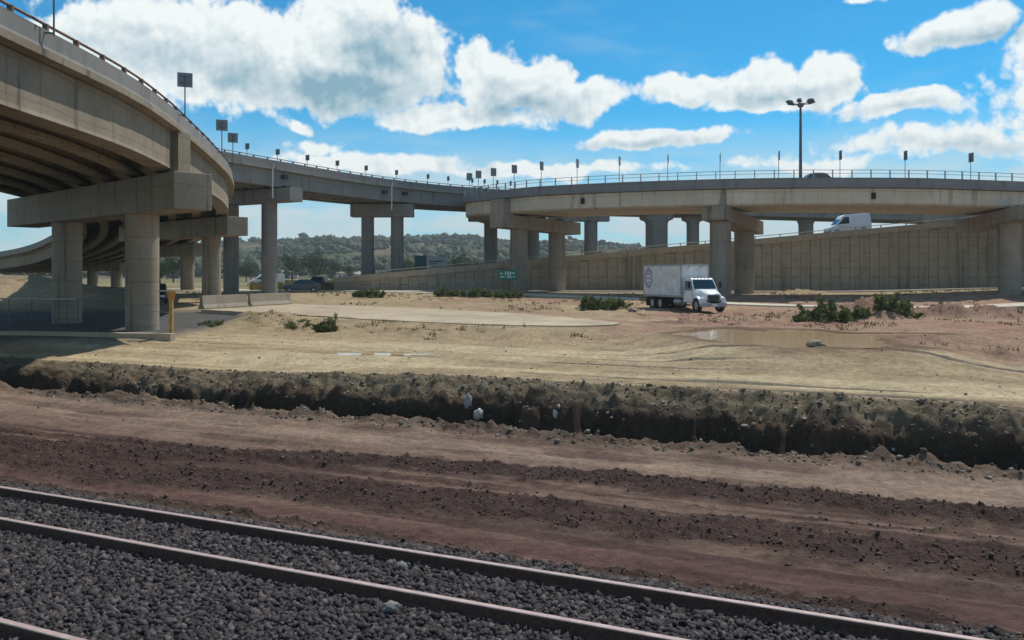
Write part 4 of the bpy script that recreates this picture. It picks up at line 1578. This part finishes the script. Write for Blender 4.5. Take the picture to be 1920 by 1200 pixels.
vx = at(1596, 104.2)
grade = atan(.091)
wv = panel_van('white panel van driving down the ramp behind the retaining wall', (vx, wall_y(vx) + 2.6, wall_top(vx) + .02), pi, M['white'], -grade * -1, high=1.12)
cx_, cy_ = 31.2, 86.5
car('dark_car', 'dark car on the long overpass, only its roof above the parapet', 'car', (cx_, cy_, 14.0 - .72), 0, 4.3, 1.75, sedan_low, [(x, z + .12 * (z > 1)) for x, z in sedan_cab], .31, (-1.35, 1.35), M['black_p'])
Yv = 99.0
panel_van('white van half hidden behind the double-column pier on the far road', (at(499, 128), 128, gz(at(499, 128), 128) + .02), radians(200), M['white'])
car('parked_car', 'dark blue car on the far road left of the ramp', 'car', (at(565, 99), 99, gz(at(565, 99), 99) + .03), radians(195), 4.3, 1.75, sedan_low, sedan_cab, .31, (-1.35, 1.35), M['blue_p'])
car('pickup_truck', 'dark pickup behind the blue car on the far road', 'pickup', (at(594, 108), 109, gz(at(594, 108), 109) + .03), radians(170), 5.0, 1.8, pick_low, pick_cab, .37, (-1.6, 1.6), M['black_p'])
car('pickup_truck', 'black pickup in the shade behind the nearest left column', 'pickup', (at(293, 75), 75, gz(at(293, 75), 75) + .03), radians(-70), 5.0, 1.8, pick_low, pick_cab, .37, (-1.6, 1.6), M['black_p'])

# ------------------------------------------------------------------ barriers, posts, boards
jp = [(-.30, 0), (.30, 0), (.30, .08), (.15, .36), (.09, 1.05), (-.09, 1.05), (-.15, .36), (-.30, .08)]


def barrier(p, q, label):
    z = 1.90
    t = thing('concrete_barrier', label, 'barrier', ((p[0] + q[0]) / 2, (p[1] + q[1]) / 2, z), world=True, group='concrete barriers at the slab edge')
    MB().sweep([(p[0], p[1], z), (q[0], q[1], z)], jp).build('barrier_body', M['conc_bar'], t, bevel=.02)
    dx, dy = q[0] - p[0], q[1] - p[1]
    for k in (.25, .75):
        MB().box((p[0] + dx * k, p[1] + dy * k, z + 1.07), (.12, .06, .06), atan2(dy, dx)).build('lifting_loop', M['steel_d'], t)


bp = [(-24.6, 67.2), (-22.7, 71.6), (-21.9, 75.0), (-20.9, 79.0)]
barrier((-24.4, 67.0), (-22.65, 72.6), 'grey concrete barrier nearest the left columns, at the slab edge')
barrier((-22.5, 73.0), (-20.6, 79.0), 'grey concrete barrier farther from the left columns, at the slab edge')

x, y = at(321, 42.3), 42.3
z = gz(x, y)
po = thing('marker_post', 'tall ochre timber post with a cross board beside the left column', 'post', (x, y, z))
MB().box((0, 0, 1.15), (.17, .15, 2.5)).build('shaft', M['ochre'], po, bevel=.015)
MB().loft([[(-.12, -.05, 1.95), (.12, -.05, 1.95), (.12, .05, 1.95), (-.12, .05, 1.95)], [(-.2, -.06, 2.38), (.2, -.06, 2.38), (.2, .06, 2.38), (-.2, .06, 2.38)]]).build('head_board', M['orange'], po)
MB().box((-.1, .1, 2.40), (1.3, .05, .06)).build('cross_bar', M['conc_road'], po)
MB().cyl((-.05, .1, 1.32), (-2.4, 2.2, 1.32), .018, .018, 6).build('wire', M['steel'], po)

kz = gz(-20, 42.2)
kb = MB().beam((-25.5, 42.8), (-16.6, 41.8), .5, 1.78, 1.25, 1.72, 1.25).build('kerb', M['conc_cope'], bevel=.02)
kb.location = (0, 0, 0)
tag(kb, 'low concrete kerb at the foot of the nearest left column', 'kerb')

fe = thing('roadside_fence', 'low wire fence with a pale top rail at the far left', 'fence', (-31, 52, 1.5), world=True)
for k in range(7):
    fx = -36 + k * 1.6
    fy = 54 - k * .35
    MB().cyl((fx, fy, 1.3), (fx, fy, 3.15), .035, .035, 8).build('fence_post', M['steel_d'], fe)
MB().cyl((-36, 54, 3.1), (-26.4, 51.9, 3.1), .05, .05, 8).build('top_rail', M['conc_road'], fe)
for hz in (1.9, 2.3, 2.7):
    MB().cyl((-36, 54, hz), (-26.4, 51.9, hz), .012, .012, 5).build('wire', M['steel_d'], fe)


def board(name, label, px, Y, w, h, zbot, mat, legs, lines=None, z0=None, linemat=None):
    x = at(px, Y)
    z0 = gz(x, Y) if z0 is None else z0
    t = thing(name, label, 'billboard' if 'board' in name and 'road' not in name else 'road sign', (x, Y, z0))
    MB().box((0, 0, zbot - z0 + h / 2), (w, .12, h)).build('face', mat, t)
    MB().box((0, .09, zbot - z0 + h / 2), (w + .1, .06, h + .1)).build('frame', M['steel_d'], t)
    for lx in legs:
        MB().cyl((lx, .1, -.3), (lx, .1, zbot - z0 + .2), .07, .07, 8).build('leg', M['steel_d'], t)
    for (lx, lz, lw, lh) in (lines or []):
        MB().box((lx * w, -.066, zbot - z0 + lz * h), (lw * w, .012, lh * h)).build('print_line', linemat or M['ink'], t)
    return t


board('billboard', 'white billboard with dark lines of print beside the ramp', 818, 122, 2.8, 2.35, zat(512, 122), M['bb_white'], (-.9, .9), [(-.02, .70, .72, .08), (-.17, .56, .42, .06), (.0, .38, .66, .05), (.02, .26, .6, .04)])
board('billboard', 'dark teal billboard standing just left of the white one', 789, 124, 1.75, 2.9, zat(517, 124), M['teal'], (-.5, .5), [(.15, .62, .4, .3)])
board('road_sign_board', 'green highway sign with white markings in front of the ramp wall', 952, 92.0, 1.9, .95, zat(524, 92.0), M['green_sign'], (-.5, .5),
      [(-.36, .68, .16, .14), (-.12, .70, .07, .4), (.02, .66, .06, .5), (.14, .66, .06, .5), (.30, .72, .18, .14), (-.3, .3, .24, .12), (.1, .28, .3, .12), (.36, .3, .1, .12)], linemat=M['sign_white'])
board('road_sign_board', 'small orange construction sign beside the double-column pier', 695, 113, .95, .95, zat(512, 113), M['orange'], (0,), z0=2.4)

# ------------------------------------------------------------------ railway tracks
def rail_mesh(u0, u1, v0, name, parent):
    pr = [(-.09, -.175), (.09, -.175), (.09, -.155), (.02, -.13), (.02, -.06), (.052, -.042), (.052, -.004), (-.052, -.004), (-.052, -.042), (-.02, -.06), (-.02, -.13), (-.09, -.155)]
    n = 60
    path = []
    for i in range(n + 1):
        u_ = u0 + (u1 - u0) * i / n
        X_, Y_ = xy(u_, v0)
        path.append((X_, Y_, .19))
    r = MB().sweep(path, pr).build(name, M['rust'], parent)
    MB().sweep(path, [(-.052, -.003), (.052, -.003), (.044, .008), (-.044, .008)]).build('rail_head', M['railtop'], r)
    return r


sl_me = MB().loft([[(-.13, -1.25, -.12), (.13, -1.25, -.12), (.10, -1.25, .0), (-.10, -1.25, .0)], [(-.13, 1.25, -.12), (.13, 1.25, -.12), (.10, 1.25, .0), (-.10, 1.25, .0)]]).mesh('sleeper', M['conc_pier'])
for (va, vb_, lab) in ((10.215, 11.72, 'farther railway track with two rusty rails in dark ballast'), (5.7, 7.2, 'nearest railway track at the lower left edge of the ballast')):
    X_, Y_ = xy(-6, (va + vb_) / 2)
    t = thing('railway_track', lab, 'railway track', (X_, Y_, 0), world=True)
    rail_mesh(-75, 40, va, 'rail', t)
    rail_mesh(-75, 40, vb_, 'rail', t)


# ballast stones: nobody could count them
def ground_stones():
    n = 110000
    u = NR.uniform(-26, 6, n)
    v = NR.uniform(4.6, 12.75, n)
    X, Y = xy(u, v)
    px = X / np.maximum(Y, .1) * F + 960
    ok = (px > -160) & (px < 2000) & (4.6 / np.maximum(Y, .1) * F + HZ < 1290) & (Y > 4)
    for rv in (5.7, 7.2, 10.215, 11.72):
        ok &= np.abs(v - rv) > .085
    u, v, X, Y = u[ok], v[ok], X[ok], Y[ok]
    Z = ground(X, Y)
    s = np.clip(.016 + NR.gamma(2.6, .0075, len(X)), .018, .06)
    P = np.stack([X, Y, Z + NR.uniform(-.01, .028, len(X))], -1)
    bv, bf = ico(1)
    # 12-vertex stones
    bm = bmesh.new()
    bmesh.ops.create_icosphere(bm, subdivisions=1, radius=1)
    bm.free()
    return P, s


def ico0_blobs(name, P, s, mat, seed, flat=.75, jag=.3):
    t = (1 + sqrt(5)) / 2
    bv = np.array([(-1, t, 0), (1, t, 0), (-1, -t, 0), (1, -t, 0), (0, -1, t), (0, 1, t), (0, -1, -t), (0, 1, -t), (t, 0, -1), (t, 0, 1), (-t, 0, -1), (-t, 0, 1)]) / 1.9
    bf = np.array([(0, 11, 5), (0, 5, 1), (0, 1, 7), (0, 7, 10), (0, 10, 11), (1, 5, 9), (5, 11, 4), (11, 10, 2), (10, 7, 6), (7, 1, 8), (3, 9, 4), (3, 4, 2), (3, 2, 6), (3, 6, 8), (3, 8, 9), (4, 9, 5), (2, 4, 11), (6, 2, 10), (8, 6, 7), (9, 8, 1)])
    rng = np.random.default_rng(seed)
    n = len(P)
    V = bv[None] * (1 + jag * 2 * (rng.random((n, 12, 1)) - .5))
    V = V * (np.asarray(s)[:, None, None] * rng.uniform(.7, 1.35, (n, 1, 3)))
    V[..., 2] *= flat
    a = rng.random(n) * 2 * pi
    ca, sa = np.cos(a)[:, None], np.sin(a)[:, None]
    V = np.stack([V[..., 0] * ca - V[..., 1] * sa, V[..., 0] * sa + V[..., 1] * ca, V[..., 2]], -1) + P[:, None, :]
    Fc = bf[None] + (np.arange(n) * 12)[:, None, None]
    return np_mesh(name, V.reshape(-1, 3), tris=Fc.reshape(-1, 3), mat=mat)


P_, s_ = ground_stones()


def chips(name, P, s, mat, seed):
    """angular eight-cornered chips"""
    bv = np.array([(-1, -1, -1), (1, -1, -1), (1, 1, -1), (-1, 1, -1), (-1, -1, 1), (1, -1, 1), (1, 1, 1), (-1, 1, 1)], float) * .72
    bq = np.array([(3, 2, 1, 0), (4, 5, 6, 7), (0, 1, 5, 4), (1, 2, 6, 5), (2, 3, 7, 6), (3, 0, 4, 7)])
    rng = np.random.default_rng(seed)
    n = len(P)
    V = bv[None] * (1 + .9 * (rng.random((n, 8, 3)) - .5)) * rng.uniform(.65, 1.35, (n, 1, 3)) * np.asarray(s)[:, None, None]
    q = rng.normal(size=(n, 4))
    q /= np.linalg.norm(q, axis=1)[:, None]
    w, x, y, z = q.T
    Rm = np.stack([np.stack([1 - 2 * (y * y + z * z), 2 * (x * y - z * w), 2 * (x * z + y * w)], -1),
                   np.stack([2 * (x * y + z * w), 1 - 2 * (x * x + z * z), 2 * (y * z - x * w)], -1),
                   np.stack([2 * (x * z - y * w), 2 * (y * z + x * w), 1 - 2 * (x * x + y * y)], -1)], 1)
    V = np.einsum('nij,nkj->nki', Rm, V) + P[:, None, :]
    Q = bq[None] + (np.arange(n) * 8)[:, None, None]
    return np_mesh(name, V.reshape(-1, 3), quads=Q.reshape(-1, 4), mat=mat)


print('ballast', len(P_))
o = link('ballast', chips('ballast', P_, s_, M['ballast'], 1))
tag(o, 'dark crushed-stone ballast between and beside the rails', 'ballast', kind='stuff')


def scatter(n, vlo, vhi, ulo=-30, uhi=16):
    u = NR.uniform(ulo, uhi, n)
    v = NR.uniform(vlo, vhi, n)
    X, Y = xy(u, v)
    return u, v, X, Y


u, v, X, Y = scatter(10000, 21.3, 24.9)
k = NR.random(len(u)) < np.where(v > 23.2, .8, .65)
X, Y = X[k], Y[k]
s = np.minimum(NR.gamma(1.6, .011, len(X)) + .008, .085)
P_ = np.stack([X, Y, ground(X, Y) + s * .2], -1)
o = link('bank_gravel', ico0_blobs('bank_gravel', P_, s, M['gravel'], 2))
tag(o, 'loose stones and rubble along the dark cut bank', 'gravel', kind='stuff')

u, v, X, Y = scatter(90000, 12.5, 20.5)
Z, kk = ground(X, Y, True)
k = NR.random(len(u)) < (kk['clod'] * .5 + .004)
X, Y, Z = X[k], Y[k], Z[k]
s = np.minimum(NR.gamma(1.6, .0065, len(X)) + .006, .045)
P_ = np.stack([X, Y, Z + s * .15], -1)
o = link('soil_clods', ico0_blobs('soil_clods', P_, s, M['clod'], 4))
tag(o, 'dark turned clods lying in rows between the rails and the bank', 'soil', kind='stuff')

u, v, X, Y = scatter(1500, 24.8, 45, -36, 18)
k = NR.random(len(u)) < .6
X, Y = X[k], Y[k]
s = np.minimum(NR.gamma(1.5, .009, len(X)) + .007, .05)
P_ = np.stack([X, Y, ground(X, Y) + s * .2], -1)
o = link('track_pebbles', ico0_blobs('track_pebbles', P_, s, M['gravel'], 6))
tag(o, 'scattered pebbles on the pale haul track above the bank', 'gravel', kind='stuff')


# ------------------------------------------------------------------ litter and single stones
def crumple(name, label, cat, loc, s, mat, seed, group=None):
    bv, bf = ico(3)
    rng = np.random.default_rng(seed)
    n = fbm(bv[:, 0] * 2.2 + seed, bv[:, 1] * 2.2 + bv[:, 2] * 1.7, 3, seed)
    V = bv * (1 + .75 * n[:, None]) * np.array(s)
    o = link(name, np_mesh(name, V, tris=bf, mat=mat))
    o.location = loc
    tag(o, label, cat, group)
    return o


def on_bank(px, py, dz=0.0):
    # nearest ground hit along the sight line
    Ya = np.arange(18, 34, .04)
    Xa = at(px, Ya)
    g = ground(Xa, Ya)
    hit = np.nonzero(g >= zat(py, Ya))[0]
    if len(hit):
        k = hit[0]
        return (float(Xa[k]), float(Ya[k]), float(g[k]) + dz)
    return (at(px, 25), 25, gz(at(px, 25), 25))


crumple('plastic_bag', 'white plastic bag snagged at the foot of the bank', 'plastic bag', on_bank(897, 790, .10), (.13, .10, .17), M['plastic'], 3)
crumple('cloth_rag', 'grey rag hanging on the bank left of the white bag', 'rag', on_bank(877, 772, .1), (.11, .06, .24), M['cloth'], 5)
crumple('plastic_scrap', 'small white scrap low on the bank, right of the white bag', 'plastic scrap', on_bank(1041, 790, .05), (.06, .05, .12), M['plastic'], 8)
crumple('plastic_scrap', 'tiny white scrap higher on the bank, right of the white bag', 'plastic scrap', on_bank(1047, 772, .04), (.05, .05, .06), M['plastic'], 9)
Ys = 4.55 * F / (1142 - HZ)
crumple('stone', 'pale stone lying in the ballast near the closest rail', 'stone', (at(730, Ys), Ys, .07), (.14, .09, .08), M['pale_stone'], 12)
Ys = 4.5 * F / (1060 - HZ)
crumple('stone', 'pale stone between the two rails of the farther track', 'stone', (at(752, Ys), Ys, .06), (.11, .08, .08), M['pale_stone'], 14)
for px, py, lb in ((1528, 652, 'pale rock at the near edge of the large puddle'), (1186, 586, 'dark slab-like rock behind the weeds left of the truck')):
    Yr = (EYE - 1.85) * F / (py - HZ)
    x = at(px, Yr)
    crumple('rock', lb, 'rock', (x, Yr, gz(x, Yr) + .1), (.30, .22, .14), M['conc_bar'] if px > 1400 else M['conc_par'], px)


# ------------------------------------------------------------------ weeds, bushes, trees
def leaves(n, fpos, size, rng, up=0.3):
    """n leaf quads; fpos(n) -> positions"""
    P = fpos(n)
    d = rng.normal(size=(n, 3))
    d[:, 2] = np.abs(d[:, 2]) + up
    d /= np.linalg.norm(d, axis=1)[:, None]
    r = rng.normal(size=(n, 3))
    a = np.cross(d, r)
    a /= np.linalg.norm(a, axis=1)[:, None]
    s = size * rng.uniform(.6, 1.4, (n, 1))
    V = np.stack([P - a * s * .35, P + d * s * .5 - a * s * .1, P + d * s * 1.1, P + d * s * .5 + a * s * .38], 1)
    q = np.arange(n * 4).reshape(n, 4)
    return V.reshape(-1, 3), q


def bush(label, x, y, rx, ry, h, n, seed, mat='leaf_a', size=.16, group='weed clumps', cat='bush', name='weed_bush'):
    rng = np.random.default_rng(seed)
    zc = gz(x, y)
    t = thing(name, label, cat, (x, y, zc - .03), group=group)
    nc = int(min(70, max(16, rx * ry * 26)))
    ca = rng.random(nc) * 2 * pi
    cr = np.sqrt(rng.random(nc))
    cx, cy = cr * np.cos(ca) * rx, cr * np.sin(ca) * ry
    ch = h * (1.0 - .55 * cr ** 1.5) * rng.uniform(.35, 1.12, nc)
    lx, ly = rng.normal(size=nc) * .22 * h, rng.normal(size=nc) * .22 * h
    zs0 = ground(cx + x, cy + y) - zc

    def fp(m):
        i = rng.integers(0, nc, m)
        k = rng.random(m) ** .8
        w = .05 + .16 * h * (1 - k) * rng.random(m)
        return np.stack([cx[i] + lx[i] * k + rng.normal(size=m) * w, cy[i] + ly[i] * k + rng.normal(size=m) * w, zs0[i] + ch[i] * k * .95], -1)
    V, q = leaves(n, fp, size, rng, .7)
    link('foliage', np_mesh('foliage', V, quads=q, mat=M[mat]), t, (0, 0, 0))
    m = MB()
    for i in range(nc):
        m.cyl((cx[i], cy[i], zs0[i] - .05), (cx[i] + lx[i], cy[i] + ly[i], zs0[i] + ch[i]), .016, .005, 5)
    m.build('stems', M['leaf_a'], t).location = (0, 0, 0)
    return t


BUSH = [  # px, row of the foot, half width px, height px, n, label
    (690, 557, 30, 13, 900, 'bright green weed clump on the far lane edge, farthest left'),
    (840, 556, 26, 14, 700, 'dark weeds at the wall foot below the white billboard'),
    (895, 557, 30, 14, 800, 'dark weeds at the wall foot left of the green sign'),
    (950, 559, 28, 14, 700, 'dark weeds right under the green highway sign'),
    (1118, 580, 30, 27, 1100, 'green weed clump left of the white truck'),
    (1160, 580, 16, 20, 500, 'small weed clump between the rock and the lane, left of truck'),
    (1545, 602, 48, 34, 1900, 'largest green bush on the mound right of the truck'),
    (1610, 596, 26, 20, 600, 'low sparse weeds between the two bushes on the mound'),
    (1685, 588, 36, 34, 1500, 'upright green bush on the far right of the mound'),
    (615, 622, 20, 24, 700, 'single green shrub on the dirt slope below the slab'),
    (560, 612, 26, 9, 120, 'sparse low weeds on the dirt slope left of the shrub'),
    (395, 612, 24, 9, 110, 'faint low weeds on the slope by the ochre post'),
    (1220, 566, 20, 10, 300, 'weeds behind the rear of the white truck'),
]
for i, (px, py, hw, hp, n, lb) in enumerate(BUSH):
    Yb = None
    Ya = np.arange(34, 112, .2)
    hit = np.nonzero(ground(at(px, Ya), Ya) >= zat(py, Ya))[0]
    if len(hit):
        Yb = float(Ya[hit[0]])
    if Yb is None:
        Yb = 2.7 * F / (py - HZ)
    mpp = Yb / F
    bush(lb, at(px, Yb), Yb + .2, hw * mpp, max(.4, hw * mpp * .55), hp * mpp * 1.35, n * 2, 100 + i, 'leaf_a', .10 + .0015 * Yb)


def tree(label, x, y, h, rx, n, seed, mat='leaf_b', group='trees on the plain behind'):
    rng = np.random.default_rng(seed)
    z = max(gz(x, y), 2.62 + float(hill_h(np.array([x]), np.array([y]))[0]) if y > 400 else -9)
    t = thing('tree', label, 'tree', (x, y, z - .1), group=group)
    m = MB()
    m.cyl((0, 0, 0), (rng.normal() * .1, rng.normal() * .1, h * .45), h * .035, h * .022, 8)
    for k in range(5):
        a = 2 * pi * k / 5 + rng.random()
        m.cyl((0, 0, h * (.3 + .04 * k)), (cos(a) * rx * .6, sin(a) * rx * .6, h * (.6 + .06 * k)), h * .016, h * .006, 6)
    m.build('trunk', M['bark'], t)
    nc = 22
    c = rng.normal(size=(nc, 3))
    c /= np.linalg.norm(c, axis=1)[:, None]
    c *= rng.random((nc, 1)) ** .4 * np.array([rx * .75, rx * .75, h * .3])
    c[:, 2] += h * .62

    def fp(m_):
        i = rng.integers(0, nc, m_)
        d = rng.normal(size=(m_, 3))
        d /= np.linalg.norm(d, axis=1)[:, None]
        return c[i] + d * (rng.random((m_, 1)) ** .5) * rx * .38
    V, q = leaves(n, fp, h * .085, rng, .0)
    link('crown', np_mesh('crown', V, quads=q, mat=M[mat]), t, (0, 0, 0))


TREES = [(12, 300, 5, 3.4, 'low dark tree at the far left edge under the overpass'), (300, 190, 5.5, 3.2, 'round green tree seen between the nearest column and the next'), (325, 215, 7, 4, 'taller green tree behind the nearest column gap'),
         (462, 230, 5, 3.4, 'green tree just right of the far overpass first column'), (548, 260, 8, 5.5, 'dark tree left in the gap between the double-column piers'), (588, 255, 8.5, 5.5, 'dark broad tree in the middle of the gap between piers'),
         (622, 300, 7, 4.5, 'dark tree right of the middle of the pier gap'), (470, 330, 7, 4, 'small tree far behind the white van'), (862, 210, 6.6, 4.4, 'dark round tree just right of the white billboard'), (885, 230, 6, 4, 'dark tree right of the billboard nearest the pier'),
         (765, 240, 6.5, 4, 'tree behind the teal billboard on its left'), (1015, 200, 6, 3, 'tree seen in the narrow gap between the right piers'), (655, 280, 4.5, 3, 'bush-like tree by the pale houses')]
for i, (px, Y, h, rx, lb) in enumerate(TREES):
    tree(lb, at(px, Y), Y, h, rx, 1100, 300 + i)

# dry grass on the ramp's low end and the field behind
ng = 16000
Yg = NR.uniform(106, 170, ng)
Xg = at(NR.uniform(470, 930, ng), Yg)
dn = fbm(Xg / 6, Yg / 8, 3, 5)
k = dn > -.12
Xg, Yg = Xg[k], Yg[k]
Zg = ground(Xg, Yg)
inr = (Xg > WX0) & (Yg < 115)
k = ~inr
Xg, Yg, Zg = Xg[k], Yg[k], Zg[k]
m_ = len(Xg)
hh = NR.uniform(.4, 1.2, m_)
aa = NR.random(m_) * pi
w = .22
V = np.stack([np.stack([Xg - w * np.cos(aa), Yg - w * np.sin(aa), Zg], -1), np.stack([Xg + w * np.cos(aa), Yg + w * np.sin(aa), Zg], -1), np.stack([Xg + NR.normal(size=m_) * .2, Yg + NR.normal(size=m_) * .2, Zg + hh], -1)], 1)
o = link('dry_grass', np_mesh('dry_grass', V.reshape(-1, 3), tris=np.arange(m_ * 3).reshape(-1, 3), mat=M['grass']))
tag(o, 'yellowish dry grass on the plain behind the ramp', 'grass', kind='stuff')
# sparse dry tufts over the rough ground
nt_ = 1000
ty = NR.uniform(33, 100, nt_ * 6)
tx = at(NR.uniform(330, 1950, nt_ * 6), ty)
Zt, kt = ground(tx, ty, True)
dn = fbm(tx / 3.5, ty / 3.5, 3, 77) + .35 * kt['mo']
ok = (dn > .14) & (kt['v'] > 35.5) & (kt['sd'] > .7) & (kt['rd'] > 2.6) & (kt['pd'] > 1.5) & (kt['yard'] < .1) & (np.abs(ty - 101) > 3.5)
ok &= ~((np.abs(tx - 14) < 4) & (np.abs(ty - 66) < 6))
tx, ty, Zt = tx[ok][:nt_], ty[ok][:nt_], Zt[ok][:nt_]
nb = 7
bx = np.repeat(tx, nb) + NR.normal(size=len(tx) * nb) * .12
by = np.repeat(ty, nb) + NR.normal(size=len(tx) * nb) * .12
bz = np.repeat(Zt, nb) - .02
m_ = len(bx)
hh = NR.gamma(3.0, .035, m_) + .04
aa = NR.random(m_) * pi
w = .02 + .00035 * by
V = np.stack([np.stack([bx - w * np.cos(aa), by - w * np.sin(aa), bz], -1), np.stack([bx + w * np.cos(aa), by + w * np.sin(aa), bz], -1), np.stack([bx + NR.normal(size=m_) * .09, by + NR.normal(size=m_) * .09, bz + hh], -1)], 1)
o = link('dry_tufts', np_mesh('dry_tufts', V.reshape(-1, 3), tris=np.arange(m_ * 3).reshape(-1, 3), mat=M['grass2']))
tag(o, 'sparse dry tufts dotted over the rough dirt', 'grass', kind='stuff')

HAZE = 0.00026
if HAZE:
    hz = MB().box((0, 900, 60), (6400, 2600, 122)).build('haze', None)
    m = bpy.data.materials.new('air')
    m.use_nodes = True
    m.node_tree.nodes.clear()
    pv = m.node_tree.nodes.new('ShaderNodeVolumePrincipled')
    pv.inputs['Color'].default_value = (.86, .93, 1, 1)
    pv.inputs['Density'].default_value = HAZE
    mo_ = m.node_tree.nodes.new('ShaderNodeOutputMaterial')
    m.node_tree.links.new(pv.outputs[0], mo_.inputs['Volume'])
    hz.data.materials.append(m)
    tag(hz, 'thin haze in the air over the whole place', 'haze', kind='stuff')

for o in bpy.data.objects:
    if '_world' in o.keys():
        del o['_world']
